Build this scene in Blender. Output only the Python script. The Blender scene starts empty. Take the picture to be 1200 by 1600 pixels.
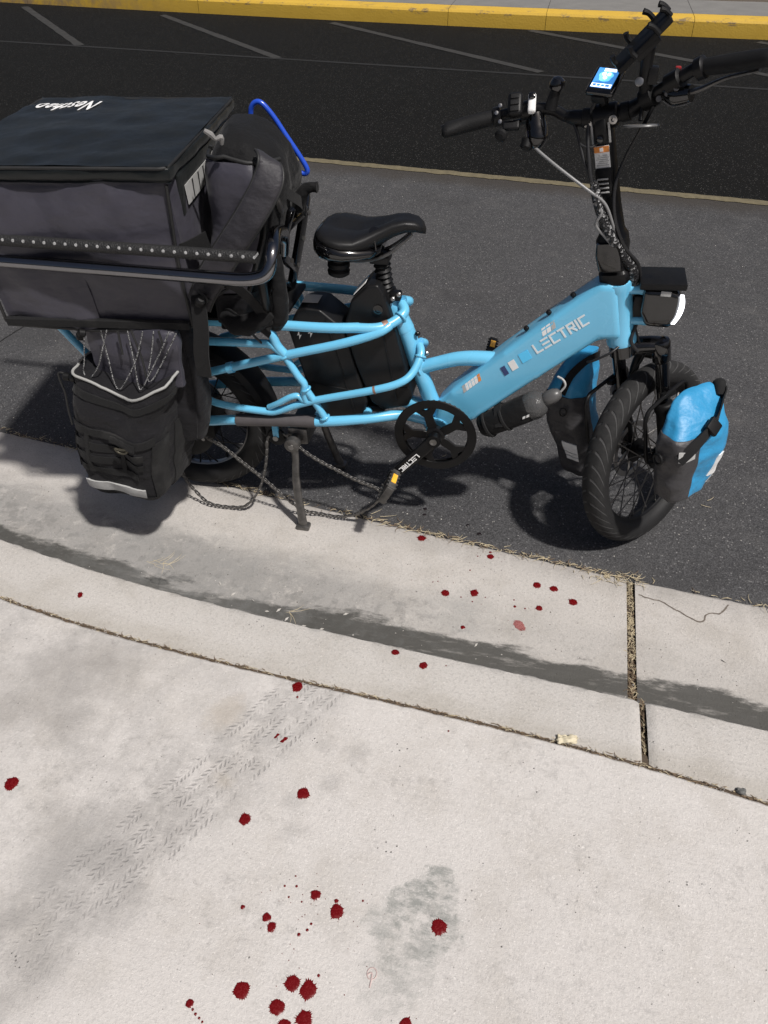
import bpy, bmesh, math, random
import numpy as np
from mathutils import Vector, Matrix, noise as mnoise
R = math.radians
random.seed(7)
S = bpy.context.scene
COL = S.collection

# ------------------------------------------------------------------ camera
cam = bpy.data.cameras.new('camera'); camo = bpy.data.objects.new('camera', cam); COL.objects.link(camo)
S.camera = camo
YAW, PITCH, ROLL = R(13.572), R(41.5), R(-1.8)          # bike axis = world X
fw = Vector((0, math.cos(PITCH), -math.sin(PITCH))); up0 = Vector((0, math.sin(PITCH), math.cos(PITCH))); rt0 = Vector((1, 0, 0))
rt = math.cos(ROLL)*rt0 + math.sin(ROLL)*up0; up = -math.sin(ROLL)*rt0 + math.cos(ROLL)*up0
RZ = Matrix.Rotation(YAW, 3, 'Z')
rt, up, fw = RZ @ rt, RZ @ up, RZ @ fw
M3 = Matrix((rt, up, -fw)).transposed()
camo.matrix_world = Matrix.Translation((1.042, -1.722, 1.53)) @ M3.to_4x4()
cam.sensor_fit = 'HORIZONTAL'; cam.sensor_width = 36; cam.lens = 36.0
cam.clip_start = 0.02; cam.clip_end = 500
S.render.resolution_x, S.render.resolution_y = 768, 1024

# ------------------------------------------------------------------ sky, sun, exposure
LIGHT = Vector((-.50, .34, -1.0)).normalized()           # way the lamp light travels
ELEV = math.asin(-LIGHT.z)
w = bpy.data.worlds.new('World'); S.world = w; w.use_nodes = True
wn = w.node_tree.nodes; wl = w.node_tree.links
bg = wn['Background']; sky = wn.new('ShaderNodeTexSky'); sky.sky_type = 'NISHITA'; sky.sun_disc = False
sky.sun_elevation = ELEV; sky.sun_rotation = math.atan2(-LIGHT.x, -LIGHT.y)
sky.air_density = 0.6; sky.dust_density = 4.0; sky.ozone_density = 0.3
wl.new(sky.outputs[0], bg.inputs[0]); bg.inputs[1].default_value = 0.056
sun = bpy.data.lights.new('sun', 'SUN'); sun.energy = 4.3; sun.angle = R(2.6); sun.color = (1.0, .965, .93)
suno = bpy.data.objects.new('sun', sun); COL.objects.link(suno)
suno.location = (1.5, -1.5, 4)
suno.rotation_euler = LIGHT.to_track_quat('-Z', 'Y').to_euler()
S.view_settings.view_transform = 'Standard'
try: S.view_settings.look = 'None'
except Exception: pass
S.view_settings.exposure = 0.0; S.view_settings.gamma = 1.0; S.view_settings.use_curve_mapping = False
try: S.render.engine = 'CYCLES'
except Exception: pass

# ------------------------------------------------------------------ node helpers
class NT:
    def __init__(s, name):
        s.m = bpy.data.materials.new(name); s.m.use_nodes = True
        s.t = s.m.node_tree; s.b = s.t.nodes['Principled BSDF']
    def n(s, typ, **kw):
        o = s.t.nodes.new(typ)
        for k, v in kw.items():
            if k.startswith('i_'):
                o.inputs[k[2:].replace('_', ' ')].default_value = v
            else: setattr(o, k, v)
        return o
    def l(s, a, b): s.t.links.new(a, b)
    def val(s, sock, v):
        if isinstance(v, (int, float)): sock.default_value = v
        else: s.l(v, sock)
    def math(s, op, a, b=None, c=None, clamp=False):
        o = s.t.nodes.new('ShaderNodeMath'); o.operation = op; o.use_clamp = clamp
        s.val(o.inputs[0], a)
        if b is not None: s.val(o.inputs[1], b)
        if c is not None: s.val(o.inputs[2], c)
        return o.outputs[0]
    def coord(s, which='Object'):
        return s.n('ShaderNodeTexCoord').outputs[which]
    def noise(s, vec, scale, detail=4, rough=.55, out=0):
        o = s.n('ShaderNodeTexNoise'); o.inputs['Scale'].default_value = scale
        o.inputs['Detail'].default_value = detail; o.inputs['Roughness'].default_value = rough
        s.l(vec, o.inputs['Vector']); return o.outputs[out]
    def vor(s, vec, scale, feature='F1', out=0, rnd=1.0):
        o = s.n('ShaderNodeTexVoronoi'); o.feature = feature; o.inputs['Scale'].default_value = scale
        o.inputs['Randomness'].default_value = rnd
        s.l(vec, o.inputs['Vector']); return o.outputs[out]
    def ramp(s, fac, a, b, va=0.0, vb=1.0, smooth=True):
        o = s.n('ShaderNodeMapRange'); o.interpolation_type = 'SMOOTHSTEP' if smooth else 'LINEAR'; o.clamp = True
        s.val(o.inputs[0], fac); o.inputs[1].default_value = a; o.inputs[2].default_value = b
        o.inputs[3].default_value = va; o.inputs[4].default_value = vb
        return o.outputs[0]
    def mix(s, fac, a, b):
        o = s.n('ShaderNodeMix'); o.data_type = 'RGBA'
        s.val(o.inputs[0], fac)
        for i, v in ((6, a), (7, b)):
            if isinstance(v, tuple): o.inputs[i].default_value = (*v[:3], 1)
            else: s.l(v, o.inputs[i])
        return o.outputs[2]
    def xyz(s, vec):
        o = s.n('ShaderNodeSeparateXYZ'); s.l(vec, o.inputs[0]); return o.outputs
    def mapping(s, vec, loc=(0,0,0), rot=(0,0,0), sc=(1,1,1)):
        o = s.n('ShaderNodeMapping'); s.l(vec, o.inputs[0])
        o.inputs['Location'].default_value = loc; o.inputs['Rotation'].default_value = rot; o.inputs['Scale'].default_value = sc
        return o.outputs[0]
    def bump(s, h, strength=.3, dist=.002, prev=None):
        o = s.n('ShaderNodeBump'); o.inputs['Strength'].default_value = strength; o.inputs['Distance'].default_value = dist
        s.l(h, o.inputs['Height'])
        if prev is not None: s.l(prev, o.inputs['Normal'])
        return o.outputs[0]
    def base(s, c): 
        if isinstance(c, tuple): s.b.inputs['Base Color'].default_value = (*c[:3], 1)
        else: s.l(c, s.b.inputs['Base Color'])
    def rough(s, r): s.val(s.b.inputs['Roughness'], r)
    def set(s, k, v): s.b.inputs[k].default_value = v
    def normal(s, n): s.l(n, s.b.inputs['Normal'])

def simple(name, col, rough=.5, metal=0.0, var=.18, nscale=40, bump=0.0, bscale=200, bdist=.001, coat=0.0, spec=.5, dust=0.0):
    k = NT(name); o = k.coord()
    n = k.noise(o, nscale, 5)
    c = k.mix(n, tuple(x*(1-var) for x in col), tuple(min(1, x*(1+var)) for x in col))
    if dust:
        d = k.math('MULTIPLY', k.ramp(k.noise(o, 14, 6, .65), .5, .75), dust)
        c = k.mix(d, c, (.22, .20, .18))
    k.base(c); k.rough(k.ramp(k.noise(o, nscale*.6, 4), .3, .7, rough*.85, min(1, rough*1.15)))
    k.set('Metallic', metal); k.set('Specular IOR Level', spec)
    if coat: k.set('Coat Weight', coat); k.set('Coat Roughness', .06)
    if bump: k.normal(k.bump(k.noise(o, bscale, 3), bump, bdist))
    return k.m

def fabric(name, col, rough=.75, weave=900, wstr=.35, spec=.35, crease=22, cstr=.35, dust=.08):
    k = NT(name); o = k.coord()
    n = k.noise(o, 18, 6, .6)
    c = k.mix(n, tuple(x*.78 for x in col), tuple(x*1.22 for x in col))
    d = k.math('MULTIPLY', k.ramp(k.noise(o, 9, 7, .7), .52, .78), dust)
    c = k.mix(d, c, (.20, .19, .18))
    k.base(c); k.rough(k.ramp(n, .3, .7, rough-.08, rough+.08)); k.set('Specular IOR Level', spec)
    k.set('Sheen Weight', .05); k.set('Sheen Roughness', .5)
    cr = k.noise(k.mapping(o, sc=(1, 1, 1.6)), crease, 3, .5)
    b1 = k.bump(cr, cstr, .012)
    b2 = k.bump(k.vor(o, weave), wstr, .0006, b1)
    k.normal(b2); return k.m

MAT = {}
def m_concrete(name, col, variant):
    k = NT(name); o = k.coord()
    big = k.noise(o, 1.6, 6, .6); mid = k.noise(o, 7, 7, .65); fine = k.noise(o, 160, 4, .6); grit = k.noise(o, 420, 3, .7)
    c = k.mix(big, tuple(x*.90 for x in col), tuple(min(1, x*1.07) for x in col))
    c = k.mix(k.ramp(mid, .42, .72, 0, .48), c, tuple(x*f for x, f in zip(col, (.72, .70, .66))))
    c = k.mix(k.ramp(fine, .48, .72, 0, .30 if variant == 'walk' else .5), c, tuple(x*.60 for x in col))
    c = k.mix(k.ramp(grit, .56, .72, 0, .28 if variant == 'walk' else .6), c, (.17, .16, .15))
    c = k.mix(k.ramp(k.noise(o, 260, 2, .5), .60, .74, 0, .45), c, tuple(min(1, x*1.45) for x in col))
    # pits: sparse dark dots
    v1 = k.vor(k.mapping(o, sc=(1, 1, .2)), 75); pit = k.ramp(v1, .07, .15, 1, 0)
    gate = k.ramp(k.noise(o, 11, 3), .55, .72)
    pit = k.math('MULTIPLY', pit, gate)
    c = k.mix(k.math('MULTIPLY', pit, .75), c, (.06, .055, .05))
    v3 = k.vor(k.mapping(o, sc=(1, .45, .2), rot=(0, 0, .7)), 34); pit3 = k.math('MULTIPLY', k.ramp(v3, .022, .045, 1, 0), .6)
    c = k.mix(pit3, c, (.07, .06, .055))
    hgt = k.math('SUBTRACT', k.math('ADD', k.math('MULTIPLY', fine, .7), k.math('MULTIPLY', grit, .5)), k.math('MULTIPLY', pit, 1.4))
    xyz = k.xyz(o)
    def stain(cx, cy, r, nsc=9, soft=.5, amt=.6, col2=(.2, .2, .19), sx=1, sy=1, rot=0, edge=.35):
        nonlocal c
        p = k.mapping(o, loc=(0, 0, 0))
        q = k.n('ShaderNodeVectorMath', operation='SUBTRACT'); k.l(p, q.inputs[0]); q.inputs[1].default_value = (cx, cy, 0)
        q2 = k.mapping(q.outputs[0], rot=(0, 0, rot), sc=(sx, sy, 0))
        ln = k.n('ShaderNodeVectorMath', operation='LENGTH'); k.l(q2, ln.inputs[0])
        nn = k.noise(o, nsc, 6, .7)
        f = k.math('ADD', k.math('DIVIDE', ln.outputs['Value'], r), k.math('MULTIPLY', k.math('SUBTRACT', nn, .5), 2.6))
        msk = k.math('MULTIPLY', k.ramp(f, 1-soft, 1+edge*.3, 1, 0), amt)
        c = k.mix(msk, c, col2)
    if variant == 'walk':
        # broom finish lines
        br = k.noise(k.mapping(o, rot=(0, 0, R(12)), sc=(3, 110, 1)), 1.0, 4, .6)
        hgt = k.math('ADD', hgt, k.math('MULTIPLY', br, .45))
        c = k.mix(k.ramp(br, .5, .8, 0, .14), c, tuple(x*.80 for x in col))
        # dusty tyre track
        ax, ay, bx, by = .69, -.66, .37, -1.25
        ang = math.atan2(by-ay, bx-ax); L = math.hypot(bx-ax, by-ay)
        wv = k.n('ShaderNodeVectorMath', operation='SUBTRACT'); k.l(o, wv.inputs[0]); wv.inputs[1].default_value = (ax, ay, 0)
        tr = k.xyz(k.mapping(wv.outputs[0], rot=(0, 0, -ang)))
        t, s_ = tr[0], k.math('ADD', tr[1], k.math('MULTIPLY', k.math('SUBTRACT', k.noise(o, 4, 2), .5), .03))
        total = None
        for i, (off, wd, per, skew) in enumerate(((-.058, .006, .0125, 1), (-.044, .004, .0105, -1), (-.018, .005, .0125, 1), (-.004, .006, .0115, -1), (.012, .004, .0105, 1), (.036, .006, .0125, -1), (.050, .004, .011, 1), (.066, .005, .0125, -1))):
            d = k.math('ABSOLUTE', k.math('SUBTRACT', s_, off))
            band = k.ramp(d, wd*.5, wd*1.3, 1, 0)
            ph = k.math('FRACT', k.math('ADD', k.math('DIVIDE', t, per), k.math('ADD', k.math('MULTIPLY', k.math('SUBTRACT', s_, off), skew*70), k.math('MULTIPLY', k.noise(o, 40, 3), 1.1))))
            tooth = k.ramp(k.math('ABSOLUTE', k.math('SUBTRACT', ph, .5)), .10, .34, 1, 0)
            b = k.math('MULTIPLY', band, tooth)
            total = b if total is None else k.math('MAXIMUM', total, b)
        wear = k.ramp(k.noise(o, 22, 6, .7), .43, .60)
        lon = k.math('MULTIPLY', k.ramp(t, -.02, .08), k.ramp(t, L*.75, L*1.5, 1, 0))
        total = k.math('MULTIPLY', k.math('MULTIPLY', total, wear), lon)
        c = k.mix(k.math('MULTIPLY', total, .44), c, (.19, .18, .17))
        band = k.math('MULTIPLY', k.ramp(k.math('ABSOLUTE', k.math('SUBTRACT', s_, .005)), .05, .13, 1, 0), k.math('MULTIPLY', k.ramp(t, -.03, .1), k.ramp(t, L*1.0, L*1.9, 1, 0)))
        c = k.mix(k.math('MULTIPLY', k.math('MULTIPLY', band, k.ramp(k.noise(o, 16, 7, .75), .34, .64)), .62), c, tuple(x*.60 for x in col))
        hgt = k.math('SUBTRACT', hgt, k.math('MULTIPLY', total, .8))
        # grey damp patch and smudges
        gcol = (.235, .24, .225)
        c0 = c
        for (x_, y_, r_, a_) in ((.985, -1.125, .036, .8), (.955, -1.150, .040, .75), (.925, -1.175, .036, .7), (.985, -1.165, .034, .6), (.995, -1.205, .036, .72), (.975, -1.235, .034, .6), (.895, -1.215, .034, .5), (.92, -1.255, .04, .36), (.955, -1.285, .045, .32), (.915, -1.31, .05, .26)):
            stain(x_, y_, r_, 40, .35, a_, gcol, 1, 1, .6)
        worn_ = k.ramp(k.noise(k.mapping(o, rot=(0, 0, .9), sc=(1, 2.2, 1)), 34, 6, .75), .40, .62)
        c = k.mix(k.math('MULTIPLY', worn_, .8), c, c0)
        dirtL = k.math('MULTIPLY', k.ramp(k.math('ADD', xyz[0], k.math('MULTIPLY', xyz[1], -.35)), 1.15, .45), k.ramp(k.noise(o, 8, 7, .72), .38, .64))
        c = k.mix(k.math('MULTIPLY', dirtL, .38), c, (.23, .22, .21))
        c = k.mix(k.math('MULTIPLY', k.ramp(k.noise(o, 42, 5, .75), .5, .68), k.math('MULTIPLY', k.ramp(k.noise(o, 5, 3), .42, .62), .35)), c, (.22, .21, .20))
        stain(.33, -1.25, .17, 9, .9, .42, (.24, .23, .22), 1, .7, .9)
        stain(.10, -.86, .20, 9, .9, .45, (.25, .235, .22))
        stain(-.1, -1.0, .2, 8, .9, .22, (.25, .235, .22))
        stain(.52, -1.02, .03, 30, .9, .25, (.27, .22, .15))
        stain(.47, -.87, .05, 14, .9, .25, (.34, .27, .18))
        for (x, y) in ((.70, -.90), (.74, -.98), (.67, -1.03), (.77, -.91), (.69, -1.09)):
            stain(x, y, .03, 30, .8, .28, (.25, .24, .23))
    if variant in ('gutter', 'kerb'):
        uv = k.xyz(k.coord('UV')); tt = uv[1]
        wob = k.math('MULTIPLY', k.math('SUBTRACT', k.noise(k.mapping(o, sc=(1, 3, 1)), 5, 6, .7), .5), .16)
        q = k.math('ADD', tt, wob)
        if variant == 'gutter':                     # t = metres from the asphalt lip towards the kerb
            damp = k.math('MULTIPLY', k.math('MULTIPLY', k.ramp(q, .15, .25), k.ramp(xyz[0], .5, 1.0, 1, .25)), k.ramp(k.noise(o, 24, 5, .7), .25, .5))
            c = k.mix(k.math('MULTIPLY', damp, .55), c, (.17, .17, .165))
            wetn = k.noise(k.mapping(o, sc=(.35, 1.6, 1)), 22, 7, .7)
            c = k.mix(k.math('MULTIPLY', k.math('MULTIPLY', k.ramp(k.math('SUBTRACT', q, k.ramp(xyz[0], .1, 1.0, .040, 0)), .305, .330), k.ramp(wetn, .28, .46, .55, 1)), .92), c, k.mix(wetn, (.020, .020, .018), (.085, .083, .076)))
            blot = k.math('MULTIPLY', k.math('MULTIPLY', k.ramp(k.noise(o, 34, 5, .6), .50, .64), k.ramp(q, .17, .27)), k.ramp(xyz[0], .75, 1.1, 1, .25))
            c = k.mix(k.math('MULTIPLY', blot, .32), c, (.12, .12, .115))
            c = k.mix(k.math('MULTIPLY', k.ramp(q, .0, .09, 1, 0), .25), c, (.2, .19, .18))
            stain(.92, -.37, .10, 15, .9, .3, (.22, .22, .21))
            stain(.15, -.38, .25, 9, .9, .35, (.21, .21, .205), .6, 1.3, 0)
        else:
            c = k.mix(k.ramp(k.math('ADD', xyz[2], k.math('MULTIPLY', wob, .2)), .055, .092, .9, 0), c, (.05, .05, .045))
            c = k.mix(k.math('MULTIPLY', k.ramp(q, .17, .24), .3), c, (.30, .27, .22))
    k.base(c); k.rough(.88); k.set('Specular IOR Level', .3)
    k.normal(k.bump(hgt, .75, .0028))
    return k.m

def m_asphalt(name, col, speck=.5, worn=True):
    k = NT(name); o = k.coord()
    big = k.noise(o, 1.3, 5, .6)
    ag = k.vor(o, 230); agc = k.vor(o, 230, out=1)
    fine = k.noise(o, 300, 3, .6)
    c = k.mix(big, tuple(x*.80 for x in col), tuple(x*1.2 for x in col))
    g = k.xyz(agc)[0]
    c = k.mix(k.ramp(g, .35, 1, 0, speck), c, tuple(min(1, x*2.1) for x in col))
    c = k.mix(k.ramp(g, .955, .99, 0, speck*.8), c, (.34, .33, .32))
    c = k.mix(k.ramp(ag, .42, .75, 0, .5), c, tuple(x*.30 for x in col))
    c = k.mix(k.ramp(fine, .55, .75, 0, .4), c, tuple(x*.45 for x in col))
    if worn:
        c = k.mix(k.ramp(k.noise(o, 5, 6, .7), .5, .8, 0, .40), c, (.13, .125, .12))
        c = k.mix(k.ramp(k.noise(o, 2.2, 6, .65), .52, .72, 0, .5), c, (.040, .039, .039))
        xy = k.xyz(o); sd = k.math('SUBTRACT', k.math('ADD', xy[1], k.math('MULTIPLY', xy[0], .1325)), 3.043)
        sd = k.math('ADD', sd, k.math('MULTIPLY', k.math('SUBTRACT', k.noise(o, 6, 6, .7), .5), .22))
        c = k.mix(k.math('MULTIPLY', k.ramp(sd, -.26, -.06), .75), c, (.042, .036, .030))
    k.base(c); k.rough(k.ramp(g, 0, 1, .72, .95)); k.set('Specular IOR Level', .22 if worn else .10)
    k.normal(k.bump(k.math('SUBTRACT', k.math('MULTIPLY', fine, .5), ag)    , .55, .003))
    return k.m

# ------------------------------------------------------------------ mesh helpers
OFF = {}
class MB:
    def __init__(s): s.v = []; s.f = []; s.uv = {}
    def add(s, vs, fs):
        b = len(s.v); s.v += [tuple(p) for p in vs]; s.f += [tuple(i+b for i in f) for f in fs]; return b
    def merge(s, o): s.add(o.v, o.f); return s
    def xf(s, M):
        s.v = [tuple(M @ Vector(p)) for p in s.v]; return s
    def fn(s, f): s.v = [tuple(f(Vector(p))) for p in s.v]; return s
    def build(s, name, mat, parent=None, smooth=38, kind=None):
        me = bpy.data.meshes.new(name)
        off = Vector((0, 0, 0))
        if parent is not None: off = OFF.get(parent.name, off)
        me.from_pydata([tuple(Vector(p)-off) for p in s.v], [], s.f); me.update()
        o = bpy.data.objects.new(name, me); COL.objects.link(o)
        me.materials.append(mat)
        if smooth:
            for p in me.polygons: p.use_smooth = True
            try: me.set_sharp_from_angle(angle=R(smooth))
            except Exception: pass
        if parent is not None:
            o.parent = parent; OFF[o.name] = off
        else: OFF[o.name] = Vector((0, 0, 0))
        if kind: o['kind'] = kind
        return o

def tag(o, label, cat, group=None):
    o['label'] = label; o['category'] = cat
    if group: o['group'] = group
    return o
def thing(name, loc, label, cat, group=None):
    o = bpy.data.objects.new(name, None); COL.objects.link(o); o.empty_display_size = .1
    o.location = loc; OFF[o.name] = Vector(loc)
    return tag(o, label, cat, group)

def cat(pts, k=8, closed=False):
    P = [Vector(p) for p in pts]; n = len(P); out = []
    rng = range(n) if closed else range(n-1)
    for i in rng:
        if closed: a, b, c, d = P[(i-1) % n], P[i], P[(i+1) % n], P[(i+2) % n]
        else: a, b, c, d = P[max(i-1, 0)], P[i], P[i+1], P[min(i+2, n-1)]
        for j in range(k):
            t = j/k
            out.append(.5*((2*b)+(c-a)*t+(2*a-5*b+4*c-d)*t*t+(3*b-a-3*c+d)*t**3))
    if not closed: out.append(P[-1])
    return out
def rounded(pts, r=.03, k=5):
    """polyline with its corners rounded"""
    P = [Vector(p) for p in pts]; out = [P[0]]
    for i in range(1, len(P)-1):
        a, b, c = P[i-1], P[i], P[i+1]
        d1 = min(r, (a-b).length*.45); d2 = min(r, (c-b).length*.45)
        p = b+(a-b).normalized()*d1; q = b+(c-b).normalized()*d2
        for j in range(k+1):
            t = j/k; out.append((1-t)**2*p+2*t*(1-t)*b+t*t*q)
    out.append(P[-1]); return out
def tube(pts, r, n=12, closed=False, cap=True, flat=1.0, upv=None):
    P = [Vector(p) for p in pts]; m = MB(); N = len(P)
    rr = r if isinstance(r, (list, tuple)) else [r]*N
    if len(rr) != N: rr = list(np.interp(np.linspace(0, 1, N), np.linspace(0, 1, len(rr)), rr))
    prev = None; vs = []
    for i in range(N):
        if closed: t = P[(i+1) % N]-P[(i-1) % N]
        else: t = P[min(i+1, N-1)]-P[max(i-1, 0)]
        t = t.normalized() if t.length > 1e-9 else Vector((1, 0, 0))
        if prev is None:
            a = Vector(upv) if upv else (Vector((0, 0, 1)) if abs(t.z) < .9 else Vector((0, 1, 0)))
        else: a = prev
        a = (a-t*a.dot(t)).normalized(); prev = a; b = t.cross(a)
        for j in range(n):
            th = 2*math.pi*j/n
            vs.append(P[i]+a*math.cos(th)*rr[i]*flat+b*math.sin(th)*rr[i])
    fs = []
    for i in range(N if closed else N-1):
        i2 = (i+1) % N
        for j in range(n):
            j2 = (j+1) % n
            fs.append((i*n+j, i*n+j2, i2*n+j2, i2*n+j))
    if cap and not closed:
        fs.append(tuple(range(n-1, -1, -1))); fs.append(tuple((N-1)*n+j for j in range(n)))
    m.add(vs, fs); return m
def lathe(prof, origin, axis, n=24, closed=False, start=None):
    """prof: (radius, height) pairs along axis"""
    ax = Vector(axis).normalized(); o = Vector(origin)
    a = Vector((0, 0, 1)) if abs(ax.z) < .9 else Vector((1, 0, 0))
    a = (a-ax*a.dot(ax)).normalized(); b = ax.cross(a)
    vs = []; fs = []; K = len(prof)
    for (r, h) in prof:
        for j in range(n):
            th = 2*math.pi*j/n
            vs.append(o+ax*h+(a*math.cos(th)+b*math.sin(th))*r)
    for i in range(K if closed else K-1):
        i2 = (i+1) % K
        for j in range(n):
            j2 = (j+1) % n
            fs.append((i*n+j, i*n+j2, i2*n+j2, i2*n+j))
    if not closed:
        fs.append(tuple(range(n-1, -1, -1))); fs.append(tuple((K-1)*n+j for j in range(n)))
    m = MB(); m.add(vs, fs); return m
def from_bm(bm):
    m = MB(); bm.verts.index_update()
    m.add([v.co.copy() for v in bm.verts], [tuple(v.index for v in f.verts) for f in bm.faces]); bm.free(); return m
def prism(poly, thick, bevel=.004, seg=2, plane='uv', at=0.0):
    """poly of (x,z) extruded along y, centred on y=at"""
    bm = bmesh.new(); n = len(poly)
    A = [bm.verts.new((x, at-thick/2, z)) for x, z in poly]; B = [bm.verts.new((x, at+thick/2, z)) for x, z in poly]
    bm.faces.new(A); bm.faces.new(B[::-1])
    for i in range(n): bm.faces.new((A[i], B[i], B[(i+1) % n], A[(i+1) % n])[::-1])
    bmesh.ops.recalc_face_normals(bm, faces=bm.faces)
    if bevel: bmesh.ops.bevel(bm, geom=list(bm.edges), offset=bevel, segments=seg, profile=.6, affect='EDGES', clamp_overlap=True)
    return from_bm(bm)
def rbox(c, size, bevel=.004, seg=2, rot=None):
    bm = bmesh.new(); bmesh.ops.create_cube(bm, size=1)
    for v in bm.verts: v.co = Vector((v.co.x*size[0], v.co.y*size[1], v.co.z*size[2]))
    if bevel: bmesh.ops.bevel(bm, geom=list(bm.edges), offset=min(bevel, min(size)*.45), segments=seg, profile=.6, affect='EDGES')
    m = from_bm(bm)
    if rot is not None: m.xf(rot.to_4x4())
    return m.xf(Matrix.Translation(c))
def frame_rot(x, y=None, z=None):
    """rotation whose local x axis is x and local z close to z"""
    x = Vector(x).normalized(); z = Vector(z if z else (0, 0, 1)); y = z.cross(x).normalized(); z = x.cross(y)
    return Matrix((x, y, z)).transposed()
def softbox(h, rad=.03, n=10, wr=.004, freq=9, bulge=0.0, seed=0, taper=None):
    hx, hy, hz = h; bm = bmesh.new()
    bmesh.ops.create_cube(bm, size=2); bmesh.ops.subdivide_edges(bm, edges=list(bm.edges), cuts=n, use_grid_fill=True)
    out = []
    for v in bm.verts:
        p = v.co
        q = Vector((p.x*hx, p.y*hy, p.z*hz))
        inner = Vector((max(-hx+rad, min(hx-rad, q.x)), max(-hy+rad, min(hy-rad, q.y)), max(-hz+rad, min(hz-rad, q.z))))
        d = q-inner
        nrm = d.normalized() if d.length > 1e-9 else Vector((0, 0, 0))
        if d.length > 1e-9: q = inner+nrm*rad
        b = bulge*(1-p.x**2 if abs(p.x) < .999 else 1)*(1-p.y**2 if abs(p.y) < .999 else 1)*(1-p.z**2 if abs(p.z) < .999 else 1)
        s = Vector((q.x*freq+seed*7.3, q.y*freq+seed, q.z*freq*.7))
        w_ = mnoise.fractal(s, 1.0, 2.0, 4)*wr + (abs(mnoise.noise(s*.6+Vector((3, 9, 1))))-.25)*wr*1.4
        q = q+nrm*(w_+b)
        if taper: q = taper(q)
        v.co = q
    return from_bm(bm)
def ribbon(pts, width, thick=.003, side=None):
    """strap along pts; side = width direction (vector or list)"""
    P = [Vector(p) for p in pts]; m = MB(); vs = []; fs = []
    for i, p in enumerate(P):
        t = (P[min(i+1, len(P)-1)]-P[max(i-1, 0)]).normalized()
        s = Vector(side[i] if isinstance(side, list) else side); s = (s-t*s.dot(t)).normalized(); nn = t.cross(s)
        wd = width[i] if isinstance(width, (list, tuple)) else width
        for a, b in ((-.5, -.5), (.5, -.5), (.5, .5), (-.5, .5)): vs.append(p+s*a*wd+nn*b*thick)
    for i in range(len(P)-1):
        for j in range(4):
            j2 = (j+1) % 4; fs.append((i*4+j, i*4+j2, (i+1)*4+j2, (i+1)*4+j))
    fs.append((3, 2, 1, 0)); e = (len(P)-1)*4; fs.append((e, e+1, e+2, e+3))
    m.add(vs, fs); return m
def sweep(rings, cap=True):
    n = len(rings[0]); vs = [p for r in rings for p in r]; fs = []
    for i in range(len(rings)-1):
        for j in range(n):
            j2 = (j+1) % n; fs.append((i*n+j, i*n+j2, (i+1)*n+j2, (i+1)*n+j))
    if cap:
        fs.append(tuple(range(n-1, -1, -1))); e = (len(rings)-1)*n; fs.append(tuple(e+j for j in range(n)))
    m = MB(); m.add(vs, fs); return m
def quad_sheet(pts, nrm, th=.0008):
    """a thin plate on the outline pts, raised th along nrm"""
    P = [Vector(p) for p in pts]; n = len(P); d = Vector(nrm).normalized()*th
    m = MB(); m.add(P+[p+d for p in P], [tuple(range(n-1, -1, -1)), tuple(n+i for i in range(n))]+[(i, (i+1) % n, n+(i+1) % n, n+i) for i in range(n)])
    return m
STROKES = {  # block capitals on a 4 x 6 grid: polylines
 'L': [[(0,6),(0,0),(4,0)]], 'E': [[(0,6),(4,6)], [(0,3),(4,3)], [(0,0),(4,0)]],
 'C': [[(4,6),(0,6),(0,0),(4,0)]], 'T': [[(0,6),(4,6)], [(2,6),(2,0)]],
 'R': [[(0,0),(0,6),(4,6),(4,3),(0,3)], [(2,3),(4,0)]], 'I': [[(0,0),(0,6)]]}
def letters(txt, o, ex, ey, h, nrm, thick=1.25, gap=2.2):
    o, ex, ey = Vector(o), Vector(ex).normalized(), Vector(ey); ey = ey.normalized(); s = h/6; x = 0; m = MB(); idx = 0
    for ch in txt:
        for pl in STROKES[ch]:
            for (a, b) in zip(pl, pl[1:]):
                A = Vector(a); B = Vector(b); t = (B-A).normalized(); q = Vector((-t.y, t.x))*thick/2; A = A-t*thick/2; B = B+t*thick/2
                idx += 1; e = Vector(nrm).normalized()*(.00003*(idx % 5))
                m.merge(quad_sheet([o+ex*((p.x+x)*s)+ey*(p.y*s)+e for p in (A-q, B-q, B+q, A+q)], nrm, .0006))
        x += (0 if ch == 'I' else 4)+gap
    return m

# ------------------------------------------------------------------ ground profiles (world metres, bike axis = X)
def poly(pts, left, right):
    P = sorted(pts); x = np.array([p[0] for p in P]); y = np.array([p[1] for p in P])
    # smooth fit
    c = np.polyfit(x, y, 3)
    x0, x1 = x[0], x[-1]
    def f(t):
        if t < x0: return float(np.polyval(c, x0)+left*(t-x0))
        if t > x1: return float(np.polyval(c, x1)+right*(t-x1))
        return float(np.polyval(c, t))
    return f
lip = poly([(-0.773,.128),(-.5,.084),(-.25,.055),(-.008,.018),(.223,-.022),(.544,-.068),(.843,-.12),(1.118,-.149),(1.351,-.179),(1.524,-.197),(1.697,-.216)], -.16, -.11)
edge = poly([(-.354,-.454),(-.142,-.484),(.064,-.521),(.256,-.556),(.433,-.575),(.6,-.583),(.762,-.603),(.915,-.608),(1.064,-.621),(1.207,-.63),(1.345,-.64),(1.477,-.653),(1.604,-.668)], -.18, -.11)
joint = poly([(-.217,-.658),(-.02,-.69),(.164,-.718),(.286,-.733),(.455,-.742),(.618,-.749),(.798,-.765),(.947,-.773),(1.165,-.795),(1.338,-.819),(1.46,-.831),(1.576,-.846)], -.17, -.12)
lane = lambda x: 3.043-.1325*x-.002*x*x
farb = lambda x: 7.49-.165*x+.0045*x*x
JX = 1.353                                                # slab joint
def jag(x, a=.004, f=40, s=0): return a*(mnoise.fractal(Vector((x*f, s, 0)), 1.0, 2.0, 3))
ZK, ZW, ZG = .10, .11, -.022
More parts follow.
